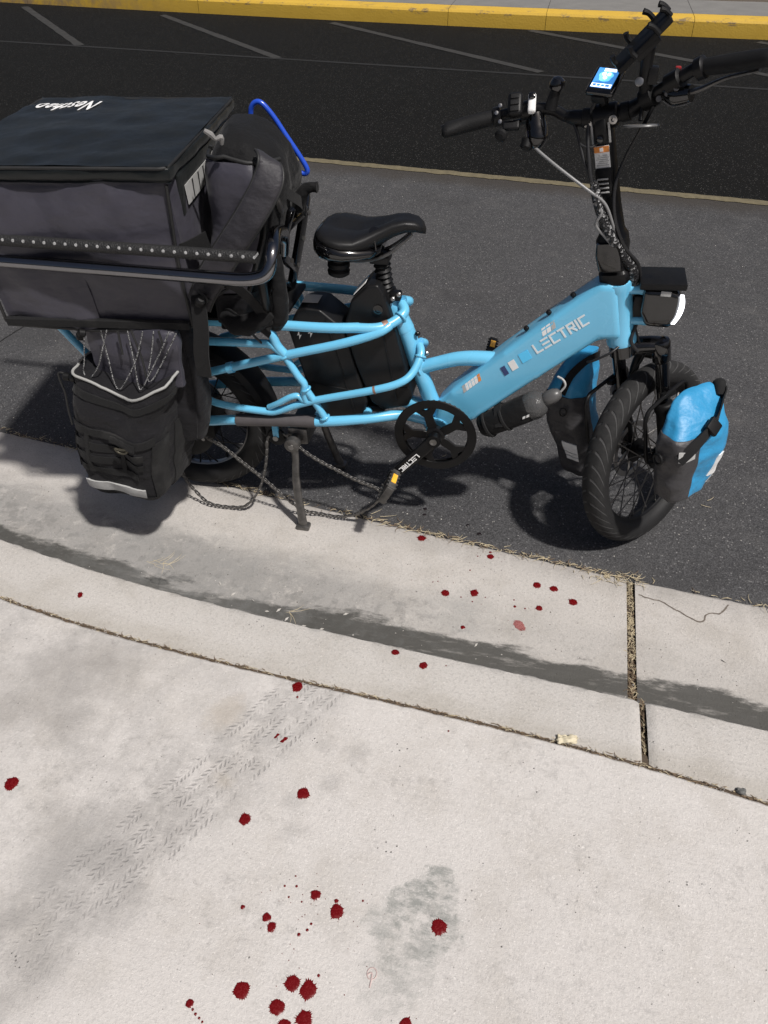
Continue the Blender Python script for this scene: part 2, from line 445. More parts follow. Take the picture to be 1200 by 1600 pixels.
def strip(name, mat, xs, rows, parent=None, kind='structure', uvt=None, smooth=30):
    """rows: list of functions x -> (y, z); builds a sheet with UV (x, t)"""
    vs = []; fs = []; n = len(rows)
    for x in xs:
        for r in rows:
            y, z = r(x); vs.append((x, y, z))
    for i in range(len(xs)-1):
        for j in range(n-1):
            fs.append((i*n+j, (i+1)*n+j, (i+1)*n+j+1, i*n+j+1))
    m = MB(); m.add(vs, fs)
    o = m.build(name, mat, parent, smooth, kind)
    if uvt:
        uv = o.data.uv_layers.new(name='UVMap')
        for lp in o.data.loops: uv.data[lp.index].uv = (vs[lp.vertex_index][0], uvt[lp.vertex_index % n])
    # faces up
    if o.data.polygons[0].normal.z < 0: o.data.flip_normals()
    return o
def xr(a, b, st): return list(np.arange(a, b, st))+[b]

M_walk = m_concrete('concrete_walk', (.545, .520, .495), 'walk')
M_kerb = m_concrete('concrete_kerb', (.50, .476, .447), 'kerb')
M_gut = m_concrete('concrete_gutter', (.47, .444, .415), 'gutter')
M_asp = m_asphalt('worn_asphalt', (.060, .0595, .061), .5)
M_seal = m_asphalt('fresh_asphalt_dimmed', (.0082, .0081, .0076), .3, worn=False)  # dark fresh seal, blackened further: lamp falloff with distance put into the colour
M_dirt = simple('joint_dirt', (.085, .062, .042), .95, var=.5, nscale=120, bump=.8, bscale=240, bdist=.004)

# sidewalk: one slab whose edge drops into the joint
xs = xr(-4, 5, .05)
fine = xr(-4, -.9, .1)[:-1]+xr(-.9, 2.1, .012)[:-1]+xr(2.1, 5, .1)
strip('sidewalk', M_walk, fine, [lambda x: (-6.0, ZW+.05), lambda x: (-2.2, ZW+.004), lambda x: (joint(x)-.20, ZW), lambda x: (joint(x)-.009+jag(x, .002), ZW), lambda x: (joint(x)-.004+jag(x, .0025), ZW-.004), lambda x: (joint(x)-.003+jag(x, .0025), ZW-.05)])
strip('joint_soil', M_dirt, fine, [lambda x: (joint(x)-.03, ZW-.012+jag(x, .004, 60, 2)), lambda x: (joint(x)+jag(x, .002, 50, 4), ZW-.005+jag(x, .003, 60, 3)), lambda x: (joint(x)+.03, ZW-.012)])
gs = .010
def kerb_piece(a, b, soft_a=False, soft_b=False):
    X = [x for x in fine if a < x < b]; X = [a]+X+[b]
    def dz(x): # rounded slab ends
        e = min(x-a if soft_a else 9, b-x if soft_b else 9); return -.006*max(0, 1-e/.014)**2
    rows = [lambda x: (joint(x)+.003+jag(x, .0025, 40, 5), ZW-.05), lambda x: (joint(x)+.0035+jag(x, .0025, 40, 5), ZW-.005+dz(x)), lambda x: (joint(x)+.009+jag(x, .002, 40, 5), ZW-.001+dz(x)),
            lambda x: (joint(x)*.5+edge(x)*.5, ZW-.004+dz(x)), lambda x: (edge(x)-.03, ZK+dz(x)+.002), lambda x: (edge(x)-.011+jag(x, .003, 30, 4), ZK-.002+dz(x)), lambda x: (edge(x)-.003+jag(x, .004, 22, 7)+jag(x, .002, 90, 8), ZK-.010+dz(x)),
            lambda x: (edge(x)+.006+jag(x, .003, 30, 7), ZK-.028), lambda x: (edge(x)+.016, ZK-.06), lambda x: (edge(x)+.026, ZG-.004)]
    return strip('kerb', M_kerb, X, rows, uvt=[.25, .24, .235, .15, .05, .03, .01, 0, -.03, -.06])
def gutter_piece(a, b):
    X = [x for x in fine if a < x < b]; X = [a]+X+[b]
    def g(x, t): 
        y = lip(x)*(1-t)+(edge(x)+.022)*t
        return (y, -.003+(ZG+.003)*min(1, t*1.06)+.0)
    ts = [0, .02, .2, .4, .6, .8, .93, 1.0]
    rows = [lambda x: (lip(x)+.03, -.03)]+[(lambda x, t=t: g(x, t) if t > 0 else (lip(x)+.004+jag(x, .003, 30, 9), -.010)) for t in ts]
    return strip('gutter', M_gut, X, rows, uvt=[0]+[t*.44 for t in ts])
kerb_piece(-4, JX-gs, False, True); kerb_piece(JX+gs*.4, 5, True, False)
gutter_piece(-4, JX-.012); gutter_piece(JX+.010, 5)
# joint across gutter and kerb
strip('joint_soil', M_dirt, xr(JX-.03, JX+.03, .006), [lambda x: (lip(x)+.02, -.016), lambda x: (lip(x)*.7+edge(x)*.3, -.019+jag(x, .004, 200, 1)), lambda x: (lip(x)*.3+edge(x)*.7, -.028+jag(x, .004, 200, 2)), lambda x: (edge(x)+.03, -.034), lambda x: (edge(x)+.01, .06), lambda x: (edge(x)-.02, .080), lambda x: (joint(x)+.02, .088), lambda x: (joint(x), .098)])

# asphalt
strip('road', M_asp, fine, [lambda x: (lip(x)-.006+jag(x, .006, 18, 12)+jag(x, .004, 70, 13), -.012), lambda x: (lip(x)+.010+jag(x, .006, 18, 12)+jag(x, .004, 70, 13), -.002), lambda x: (lip(x)+.05, 0), lambda x: (lip(x)+.8, 0), lambda x: (lane(x)+.3, 0), lambda x: (60, 0)] )
far = xr(-40, -8, 2)[:-1]+xr(-8, 8, .1)[:-1]+xr(8, 40, 2)
strip('fresh_asphalt_dimmed', M_seal, far, [lambda x: (lane(x)+.015+jag(x, .012, 9, 3), .004), lambda x: (lane(x)+2, .004), lambda x: (farb(x)+.05, .004)])
M_line = simple('faded_yellow_paint', (.125, .105, .062), .85, var=.5, nscale=30, bump=.4, bscale=200)
strip('lane_line', M_line, xr(-8, 8, .03), [lambda x: (lane(x)-.022+jag(x, .014, 12, 8), .003), lambda x: (lane(x)+.004, .0075), lambda x: (lane(x)+.032+jag(x, .012, 12, 5), .0078)])
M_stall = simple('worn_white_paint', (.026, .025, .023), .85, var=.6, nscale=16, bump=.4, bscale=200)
def bar(name, a, b, wd, z, mat):
    a, b = Vector((*a, z)), Vector((*b, z)); t = (b-a).normalized(); q = Vector((-t.y, t.x, 0))*wd/2; N = 24; vs = []; fs = []
    for i in range(N+1):
        p = a+(b-a)*i/N; e = q*(1+.25*mnoise.noise(p*6)); vs += [p-e, p+e]
    for i in range(N): fs.append((2*i, 2*i+2, 2*i+3, 2*i+1))
    m = MB(); m.add(vs, fs); o = m.build(name, mat, None, 0, 'structure')
    if o.data.polygons[0].normal.z < 0: o.data.flip_normals()
    return o
for a, b in (((-5.805, 8.413), (-3.859, 6.254)), ((-3.743, 7.965), (-1.654, 5.887)), ((-1.622, 7.637), (.742, 5.588)), ((.513, 7.373), (2.6, 5.6)), ((2.62, 6.98), (4.8, 5.0)), ((-8.0, 8.75), (-5.9, 6.6))):
    b = (b[0]*.999+a[0]*.001, b[1])
    bar('stall_line', (a[0], a[1]-.02), b, .085, .0074, M_stall)
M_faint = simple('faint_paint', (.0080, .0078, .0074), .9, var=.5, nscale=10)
bar('stall_line', (-9, 7.05), (3.2, 5.09), .05, .0064, M_faint)

# far kerb and what lies behind it
def m_yellow():
    k = NT('yellow_kerb_paint'); o = k.coord()
    n = k.noise(o, 5, 6, .7); c = k.mix(n, (.50, .31, .03), (.62, .40, .055))
    z = k.xyz(o)[2]
    chip = k.math('MULTIPLY', k.ramp(k.noise(k.mapping(o, sc=(1, 1, 3)), 7, 7, .75), .54, .62), k.ramp(k.math('ABSOLUTE', k.math('SUBTRACT', z, .125)), .01, .04, 1, 0))
    c = k.mix(k.math('MULTIPLY', chip, .85), c, (.16, .12, .08))
    leftw = k.math('MULTIPLY', k.ramp(k.xyz(o)[0], -3.2, -5.6), k.ramp(k.noise(o, 6, 7, .75), .35, .62))
    c = k.mix(k.math('MULTIPLY', leftw, .85), c, (.22, .16, .11))
    k.base(c); k.rough(.7); k.normal(k.bump(k.noise(o, 60, 4), .5, .004)); return k.m
M_yel = m_yellow()
M_fwalk = simple('far_concrete_dimmed', (.17, .165, .155), .9, var=.22, nscale=6, bump=.4, bscale=80, bdist=.004)  # concrete colour darkened to stand in for lamplight fading with distance
M_soil = simple('far_soil', (.10, .078, .055), .95, var=.4, nscale=10, bump=.8, bscale=60, bdist=.02)
kx = [-30, -16, -8.6, -5.9, -3.35, -.35, .66, 2.05, 3.6, 6.2, 9, 16, 30]
for a, b in zip(kx, kx[1:]):
    X = [a+.002]+[x for x in far if a+.05 < x < b-.05]+[b-.002]
    strip('far_kerb', M_yel, X, [lambda x: (farb(x)+.0, -.02), lambda x: (farb(x)+.004+jag(x, .004, 8, 3), .06), lambda x: (farb(x)+.012, .125), lambda x: (farb(x)+.03, .145), lambda x: (farb(x)+.06, .152), lambda x: (farb(x)+.235+jag(x, .02, 6, 3), .154)])
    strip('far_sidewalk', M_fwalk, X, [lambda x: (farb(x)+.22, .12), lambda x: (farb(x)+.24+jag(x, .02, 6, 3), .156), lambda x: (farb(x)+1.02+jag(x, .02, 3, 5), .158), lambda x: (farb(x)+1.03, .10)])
strip('far_ground', M_soil, far, [lambda x: (farb(x)+.05, .10), lambda x: (farb(x)+1.0, .145), lambda x: (farb(x)+3, .16+jag(x, .03, 2, 4)), lambda x: (80, .3)])

# ================================================================== cargo bike
M_blue = simple('sky_blue_paint', (.145, .50, .745), .26, var=.05, nscale=6, coat=.7, dust=.03)
M_black = simple('satin_black', (.0045, .0045, .005), .40, var=.25, nscale=30, bump=.15, bscale=300, bdist=.0005, dust=.008, spec=.3)
M_gloss = simple('gloss_black', (.003, .003, .0035), .14, var=.2, nscale=20, coat=.7)
M_plast = simple('black_plastic', (.006, .006, .0064), .50, var=.25, nscale=40, bump=.3, bscale=500, bdist=.0006, dust=.010, spec=.25)
M_rub = simple('grip_rubber', (.008, .008, .0084), .62, var=.25, nscale=40, bump=.5, bscale=420, bdist=.001, dust=.010, spec=.25)
M_steel = simple('bare_steel', (.42, .41, .40), .35, 1.0, var=.2, nscale=60)
M_dsteel = simple('dark_steel', (.16, .155, .15), .45, .9, var=.4, nscale=80, dust=.2)
M_alu = simple('scuffed_alloy', (.13, .125, .12), .42, .7, var=.9, nscale=50, bump=.6, bscale=120, dust=.25)
M_white = simple('white_print', (.78, .78, .77), .5, var=.04)
M_grey = simple('grey_print', (.42, .42, .41), .55, var=.1)
M_lett = simple('pale_lettering', (.72, .78, .80), .45, var=.06)
M_spout0 = simple('mirror_back', (.10, .10, .10), .35, var=.15)
M_chr = simple('black_chrome', (.22, .22, .23), .16, 1.0, var=.1)
M_navy = simple('navy_print', (.03, .05, .15), .4, var=.1)
M_pale = simple('pale_blue_print', (.10, .58, .95), .35, var=.05)
M_orange = simple('orange_print', (.75, .26, .05), .5, var=.1)
M_amber = simple('amber_reflector', (.90, .46, .04), .22, var=.15, nscale=150, coat=.5)
M_rust = simple('scraped_metal', (.28, .17, .13), .6, .4, var=.4, nscale=90)
M_saddle = simple('saddle_vinyl', (.0085, .0085, .009), .44, var=.15, nscale=60, bump=.35, bscale=700, bdist=.0006, dust=.008, spec=.3)
M_batt = simple('battery_case', (.0075, .0075, .008), .42, var=.2, nscale=30, bump=.25, bscale=600, bdist=.0005, dust=.008, spec=.3)
M_wear = simple('chainstay_rubber', (.075, .068, .070), .55, var=.25, nscale=40, dust=.15)

bike = thing('cargo_bike', (.66, 0, 0), 'sky blue electric cargo bike on its kickstand beside the gutter, front wheel turned away', 'bicycle')
NV = .11
def two(pts): return [pts, [(x, -y, z) for x, y, z in pts]]
fr = MB()
def ft(pts, r, n=12, k=6, both=True, rnd=None):
    for P in (two(pts) if both else [pts]):
        q = rounded(P, rnd) if rnd else cat(P, k)
        fr.merge(tube(q, r*.86, n))
# rails of the rear deck, near side listed, mirrored to the far side
ft([(-.235, -.11, .598), (.05, -.11, .617), (.27, -.11, .630), (.505, -.106, .633), (.60, -.09, .633)], .0145)
ft([(.585, -.093, .633), (.64, -.082, .631), (.675, -.06, .636), (.700, -.03, .652), (.69, -.008, .664)], .0145)
ft([(.10, -.11, .562), (.211, -.11, .570), (.33, -.11, .576), (.372, -.11, .577), (.395, -.11, .562), (.408, -.11, .549)], .0125)
ft([(.345, -.11, .630), (.378, -.11, .612), (.392, -.11, .575), (.412, -.11, .550)], .0135)
ft([(.14, -.105, .458), (.245, -.11, .495), (.411, -.11, .550), (.56, -.104, .594), (.645, -.088, .622), (.672, -.068, .634)], .0135)
ft([(.247, -.11, .4955), (.262, -.11, .5005)], .0175)
ft([(.10, -.085, .47), (.145, -.105, .43), (.165, -.108, .395), (.215, -.108, .377), (.334, -.108, .370), (.372, -.108, .377), (.419, -.108, .399), (.49, -.108, .426), (.634, -.105, .469), (.70, -.09, .489), (.728, -.065, .507), (.742, -.03, .540), (.735, -.008, .555)], .0118)
ft([(.02, -.088, .292), (.155, -.10, .312), (.237, -.10, .325), (.475, -.10, .349), (.60, -.078, .359), (.69, -.042, .358), (.74, -.036, .350), (.79, -.03, .335)], .0165)
ft([(.408, -.11, .548), (.436, -.11, .495), (.452, -.11, .470), (.449, -.11, .445), (.452, -.11, .418)], .0115)
ft([(.455, -.11, .455), (.478, -.107, .41), (.50, -.103, .362)], .0115)
ft([(.345, -.108, .385), (.375, -.115, .405), (.41, -.115, .428), (.432, -.112, .433), (.446, -.11, .418)], .0095)
ft([(-.228, -.11, .600), (-.19, -.112, .548), (-.10, -.108, .42), (.0, -.095, .285)], .0125)
ft([(.14, -.105, .458), (.05, -.10, .36), (.03, -.092, .285)], .0125)
for x, z in ((-.215, .60), (-.05, .611), (.12, .622), (.34, .632)):
    fr.merge(tube([(x, -.11, z), (x, .11, z)], .0105, 10))
for x, z, h in ((.47, .349, .095), (.60, .357, .085)):
    fr.merge(tube([(x, -h, z), (x, h, z)], .012, 10))
fr.merge(tube(cat([(.58, .03, .365), (.66, .02, .372), (.76, 0, .36)], 5), .02, 12))
# seat tube, collar sleeve, top tube
fr.merge(tube(cat([(.640, 0, .690), (.668, 0, .650), (.700, 0, .583), (.728, 0, .495), (.760, 0, .405), (.79, 0, .325)], 6), [.0215, .0215, .0225, .0215, .0215, .023], 18))
fr.merge(tube([(.657, 0, .668), (.697, 0, .590)], .0240, 18))
fr.merge(tube(cat([(.728, 0, .478), (.752, 0, .490), (.785, 0, .503), (.835, 0, .520), (.89, 0, .526), (.955, 0, .523)], 6), [.019, .018, .018, .0185, .02, .024], 16))
# big hydroformed down tube
fr.merge(prism([(1.190, .764), (1.150, .762), (1.05, .668), (.946, .567), (.82, .440), (.785, .392), (.775, .330), (.82, .305), (.891, .361), (1.04, .503), (1.17, .622), (1.222, .625)], .074, .021, 4))
fr.merge(lathe([(.030, 0), (.034, .002), (.035, .012), (.033, .02), (.033, .135), (.036, .143), (.036, .158), (.031, .162)], (1.2235, 0, .604), (-.2435, 0, .97), 28))
for z in (.742, .668):
    x = 1.2235-(z-.604)*.251
    for y in (-.012, .012): fr.merge(lathe([(.010, 0), (.0105, .03), (.012, .034), (.012, .044), (.0095, .046)], (x+.018, y, z), (1, 0, .1), 14))
fr.merge(lathe([(.030, -.044), (.031, -.04), (.031, .04), (.030, .044)], (.79, 0, .324), (0, 1, 0), 24))
for s in (-1, 1):
    fr.merge(prism([(-.03, .25), (-.02, .305), (.03, .33), (.075, .325), (.08, .29), (.06, .24), (.0, .232)], .008, .002, 1, at=s*.093))
# kickstand bracket
fr.merge(rbox((.355, -.088, .322), (.075, .016, .012), .003)); fr.merge(rbox((.346, -.088, .298), (.018, .012, .05), .004))
frame = fr.build('frame', M_blue, bike, 42)
def weld(c, ax_, r):
    c = Vector(c); ax_ = Vector(ax_).normalized(); a = Vector((0, 1, 0)); a = (a-ax_*a.dot(ax_)).normalized(); b = ax_.cross(a)
    r = r*(.87 if r < .019 else 1)
    P = [c+(a*math.cos(t)+b*math.sin(t))*r*(1+.012*math.sin(t*13)) for t in [2*math.pi*i/52 for i in range(52)]]
    tube(P, [.0030+.0007*(i % 2) for i in range(52)], 7, True).build('weld_bead', M_blue, frame, 60)
for c, a_, r_ in (((.737, 0, .482), (.9, 0, .3), .0205), ((.694, -.045, .646), (.5, .75, .4), .0155), ((.742, -.034, .536), (.1, .6, .8), .0132), ((.497, -.103, .368), (.4, 0, -.9), .0135), ((.409, -.11, .547), (.5, 0, -.8), .0138), ((.455, -.11, .455), (.4, 0, -.9), .013), ((.935, 0, .524), (1, 0, .02), .0235), ((.76, -.045, .350), (.9, .3, -.1), .0178), ((.372, -.11, .620), (.5, 0, -.8), .0148)):
    weld(c, a_, r_)
# protector sleeves, scrapes, bolts
tube(cat([(.243, -.10, .3258), (.36, -.10, .3390), (.470, -.0995, .3485)], 5), .0174, 14).build('chainstay_protector', M_wear, frame)
for a, b in (((.655, -.074, .632), (.667, -.066, .634)), ((.634, -.1052, .4688), (.640, -.1045, .4705))):
    tube([a, b], (.0130 if a[2] > .5 else .0106), 14, cap=False).build('scrape', M_rust, frame)
for x, y, z, c in ((.726, -.012, .585, M_black), (.750, -.012, .532, M_steel), (1.098, -.01, .716, M_black), (1.048, -.01, .668, M_black), (1.0, -.01, .622, M_black)):
    lathe([(.005, 0), (.0065, .003), (.0065, .008), (.004, .011)], (x, y, z), (.8, 0, .55) if x < .8 else (-.7, 0, .7), 10).build('bolt', c, frame)
# lettering and decals on the near face of the down tube
ex = Vector((.104, 0, .086)).normalized(); ey = Vector((-ex.z, 0, ex.x))
letters('LECTRIC', (1.030, -.0374, .5775), ex, ey+ex*.05, .0225, (0, -1, 0)).build('lettering', M_lett, frame, 0)
for nm, a, mt, l, h in (('decal', (.957, -.0374, .505), M_navy, .013, .025), ('decal', (.975, -.0374, .521), M_white, .018, .026), ('decal', (.998, -.0374, .545), M_pale, .027, .026)):
    a = Vector(a); e2 = (ey*1.0+ex*.12)
    quad_sheet([a, a+ex*l, a+ex*l+e2*h, a+e2*h], (0, -1, 0), .0007).build(nm, mt, frame, 0)
dn = Vector((-ex.z, 0, ex.x))
def top_sticker(x, ln, cols):
    n = len(cols); e0 = Vector((.946, 0, .567)) if x > .9 else Vector((.82, 0, .440)); e1 = Vector((1.15, 0, .762)) if x > .9 else Vector((.946, 0, .567))
    dd = (e1-e0).normalized(); c = e0+dd*((x-e0.x)/dd.x); nn = Vector((-dd.z, 0, dd.x))
    for i, mt in enumerate(cols):
        a = c+dd*ln*(i/n-.5); b = c+dd*ln*((i+.84)/n-.5); s = dd*.008
        quad_sheet([a-nn*.0235+Vector((0, -.0376, 0)), b-nn*.0235+Vector((0, -.0376, 0)), b-nn*.0065+s+Vector((0, -.0345, 0)), a-nn*.0065+s+Vector((0, -.0345, 0))], (0, -1, .1), .0008).build('sticker', mt, frame, 0)
top_sticker(1.036, .040, [M_white, M_white, M_grey])
top_sticker(.862, .062, [M_grey, M_white, M_white, M_white, M_white, M_orange])

# ---- saddle
def saddle_rings(top=True):
    U = [.482, .490, .505, .53, .56, .59, .62, .65, .68, .71, .735, .750, .757]
    W = [.040, .064, .084, .097, .099, .091, .074, .055, .044, .036, .029, .020, .008]
    T = [.834, .843, .847, .846, .842, .841, .850, .860, .870, .874, .870, .860, .848]
    D = [.030, .036, .042, .046, .048, .052, .058, .054, .045, .038, .032, .026, .016]
    rings = []
    for u, w_, t, d in zip(U, W, T, D):
        ring = []
        for j in range(28):
            th = 2*math.pi*j/28; c, s = math.cos(th), math.sin(th)
            y = w_*math.copysign(abs(c)**.75, c)
            if s >= 0: z = t-d*.42+d*.42*(abs(s)**.6)-.010*math.exp(-(y/.02)**2)*(1 if .52 < u < .66 else .3)
            else: z = t-d*.42+d*.58*(-(abs(s)**.7)); y *= (1-.22*abs(s))
            ring.append((u, y, z))
        rings.append(ring)
    return rings
SADT = lambda p: Vector((.612+(p.x-.612)*.92, p.y*.96, .845+(p.z-.845)*.92+.004))
sad = sweep(saddle_rings()).fn(SADT).build('saddle', M_saddle, bike, 60)
# glossy rear bumper under the cushion
rg = []
for u, w_, z0, z1 in ((.477, .038, .794, .832), (.484, .070, .786, .838), (.502, .091, .779, .838), (.532, .104, .776, .834), (.565, .104, .778, .826), (.60, .090, .780, .818), (.63, .070, .780, .812), (.65, .046, .79, .81)):
    rg.append([(u, w_*math.copysign(abs(math.cos(a))**.6, math.cos(a)), (z0+z1)/2+(z1-z0)/2*math.copysign(abs(math.sin(a))**.7, math.sin(a))) for a in [2*math.pi*j/24 for j in range(24)]])
sweep(rg).fn(SADT).build('bumper', M_gloss, sad, 60)
for y in (-.045, .045):
    lathe([(.020, 0), (.026, .004), (.027, .012), (.022, .017), (.027, .023), (.026, .032), (.021, .037), (.021, .045)], (.545, y, .744), (.05, 0, 1), 18).build('elastomer_spring', M_plast, sad)
tube(cat([(.54, -.03, .775), (.60, -.024, .772), (.66, -.024, .792), (.715, -.01, .838)], 5), .0042, 8).merge(tube(cat([(.54, .03, .775), (.60, .024, .772), (.66, .024, .792), (.715, .01, .838)], 5), .0042, 8)).build('saddle_rails', M_dsteel, sad)
hole = MB(); hc = Vector((.635, 0, .853))
hole.add([hc+Vector((.012*math.cos(a), -.046+.010*math.sin(a), .0015+.006*math.sin(a))) for a in [2*math.pi*i/16 for i in range(16)]], [tuple(range(16))])
hole.merge(tube([(.637, -.0555, .842), (.640, -.057, .815)], .0022, 6)); hole.build('vent_hole', M_gloss, sad, 0)
# ---- seat post with rubber bellows, clamp
prof = [(.017, 0), (.019, .002)]
for i in range(6): prof += [(.0215, .008+i*.013), (.0165, .0145+i*.013)]
prof += [(.019, .087), (.019, .096)]
ax_sp = Vector((-.12, 0, .97)).normalized()
post = lathe(prof, (.650, 0, .683), ax_sp, 20).build('seat_post', M_plast, bike, 50)
rbox((.638, 0, .775), (.046, .05, .020), .005).build('saddle_clamp', M_black, post)
cl = lathe([(.0245, 0), (.0285, .002), (.0285, .026), (.0245, .028)], (.6555, 0, .664), (-.36, 0, .93), 24).merge(rbox((.676, -.014, .687), (.028, .022, .022), .004)).build('seat_collar', M_black, bike)
for p in ((.672, -.027, .684), (.686, -.022, .694), (.648, -.028, .681)):
    lathe([(.005, 0), (.006, .002), (.006, .006), (.004, .008)], p, (0, -1, .2), 10).build('bolt', M_steel, cl)

# ---- two batteries
def battery(polyg, thick, ribs):
    b = prism(polyg, thick, .008, 3).build('battery', M_batt, bike, 50)
    for (p, q) in ribs:
        tube([(p[0], -thick/2-.001, p[1]), (q[0], -thick/2-.001, q[1])], .0018, 6).build('seam', M_batt, b)
    return b
b1 = battery([(.402, .590), (.428, .640), (.455, .652), (.492, .650), (.545, .607), (.603, .395), (.592, .352), (.485, .312), (.462, .330), (.440, .42)], .104, [((.505, .628), (.567, .36)), ((.438, .44), (.592, .425))])
quad_sheet([(.437, -.022, .6528), (.478, -.022, .6537), (.478, .022, .6537), (.437, .022, .6528)], (0, 0, 1), .001).build('sticker', M_grey, b1, 0)
b2 = battery([(.548, .605), (.572, .682), (.612, .722), (.640, .726), (.655, .700), (.682, .600), (.725, .425), (.712, .392), (.645, .372), (.612, .395), (.575, .50)], .10, [((.65, .60), (.683, .41)), ((.598, .44), (.715, .45))])
a = Vector((.574, 0, .687)); b_ = Vector((.611, 0, .7255)); e = (b_-a)
nrm = Vector((-e.z, 0, e.x)).normalized()
quad_sheet([a+nrm*.001+e*.12+Vector((0, -.040, 0)), a+nrm*.001+e*.9+Vector((0, -.036, 0)), a+nrm*.001+e*.9+Vector((0, .0, 0)), a+nrm*.001+e*.12], nrm, .001).build('sticker', M_white, b2, 0)
quad_sheet([a+nrm*.001+e*.12+Vector((0, .002, 0)), a+nrm*.001+e*.9+Vector((0, .002, 0)), a+nrm*.001+e*.9+Vector((0, .012, 0)), a+nrm*.001+e*.12+Vector((0, .012, 0))], nrm, .001).build('sticker', M_pale, b2, 0)
lathe([(.012, 0), (.012, .004), (.008, .004), (.008, .002)], (.640, -.05, .665), (0, -1, 0), 16).build('lock', M_gloss, b2)
def flash(c, s):   # small bolt mark printed on the rear battery
    c = Vector(c); return quad_sheet([c+Vector(p)*s for p in ((0, 0, 1), (-.5, 0, -.1), (0, 0, .05), (-.1, 0, -1), (.5, 0, .15), (.05, 0, 0))], (0, -1, 0), .0008)
flash((.432, -.0523, .577), .012).build('emblem', M_grey, b1, 0); flash((.462, -.0523, .585), .012).build('emblem', M_grey, b1, 0)
rbox((.52, 0, .36), (.25, .07, .02), .004, rot=Matrix.Rotation(-.03, 3, 'Y')).build('battery_tray', M_black, bike)

# ---- wheels
def m_tyre():
    k = NT('tyre_rubber'); o = k.coord('UV'); xyz = k.xyz(o); ob = k.coord()
    a, c = xyz[0], xyz[1]
    ac = k.math('ABSOLUTE', k.math('SUBTRACT', c, .5))
    ph = k.math('FRACT', k.math('ADD', k.math('MULTIPLY', a, 44), k.math('MULTIPLY', k.math('POWER', k.math('MULTIPLY', ac, 5.0), 2.0), 1.25)))
    ln = k.math('MULTIPLY', k.ramp(k.math('ABSOLUTE', k.math('SUBTRACT', ph, .5)), .06, .12, 1, 0), k.math('MULTIPLY', k.ramp(ac, .015, .04), k.ramp(ac, .20, .235, 1, 0)))
    base = k.mix(k.noise(ob, 30, 5), (.010, .010, .0105), (.019, .0187, .0187))
    base = k.mix(k.math('MULTIPLY', ln, .55), base, (.11, .11, .11))  # groove lines painted paler to stand in for highlights on their edges
    tread = k.ramp(ac, .17, .24, 1, 0)
    base = k.mix(k.math('MULTIPLY', tread, k.ramp(k.noise(ob, 50, 5, .7), .35, .7, .1, .6)), base, (.034, .0335, .033))
    k.base(base); k.rough(k.ramp(ac, .15, .3, .85, .6)); k.set('Specular IOR Level', .3)
    k.normal(k.bump(k.math('ADD', k.math('MULTIPLY', ln, -.8), k.math('MULTIPLY', k.noise(ob, 400, 3), .25)), .9, .003))
    return k.m
M_tyre = m_tyre()
def wheel(name, c, axis, r, tw, motor, X):
    """X: transform applied to all geometry (steering)"""
    c = Vector(c); n = 96
    def ringset(prof, closed=True): return lathe(prof, c, axis, n, closed)
    # tyre section
    sec = []
    ns = 22
    for i in range(ns):
        t = 2*math.pi*i/ns
        y = tw*math.sin(t); rad = math.cos(t)
        rr = r-tw*.98+tw*.98*(math.copysign(abs(rad)**.85, rad)); sec.append((rr, y))
    m = ringset(sec).xf(X)
    parent_part = m.build(name, M_tyre, bike, 50)
    me = parent_part.data; uv = me.uv_layers.new(name='UVMap')
    for p in me.polygons:
        for li in p.loop_indices:
            vi = me.loops[li].vertex_index; i, j = divmod(vi, n)
            # wrap-safe
            js = [me.loops[q].vertex_index % n for q in p.loop_indices]; iss = [me.loops[q].vertex_index//n for q in p.loop_indices]
            jj = j+n if (max(js)-min(js) > n/2 and j < n/2) else j
            ii = i+ns if (max(iss)-min(iss) > ns/2 and i < ns/2) else i
            v_ = ((ii/ns)+.5); v_ = v_-1 if min((q+ns if (max(iss)-min(iss) > ns/2 and q < ns/2) else q) for q in iss) >= ns/2 else v_
            uv.data[li].uv = (jj/n, v_)
    tyre = parent_part
    tyre.name = 'tyre'
    ri = r-tw*1.72
    rim = ringset([(ri+.012, -.020), (ri+.014, -.017), (ri+.004, -.012), (ri-.006, -.011), (ri-.012, -.006), (ri-.012, .006), (ri-.006, .011), (ri+.004, .012), (ri+.014, .017), (ri+.012, .020)]).xf(X)
    return tyre, rim, ri
a_ax = Vector((-.2435, 0, .97)).normalized(); a_o = Vector((1.2235, 0, .604)); a_f = Vector((.97, 0, .2435))
def steer(deg): return Matrix.Translation(a_o) @ Matrix.Rotation(R(deg), 4, a_ax) @ Matrix.Translation(-a_o)
XF = steer(54); XB = steer(73)
def SP(s, f=0.0, v=0.0): return a_o+a_ax*s+a_f*f+Vector((0, v, 0))     # point on the unsteered fork
RW = .253
AXL = SP((.258-.604-.064*.2435)/.97, .064)
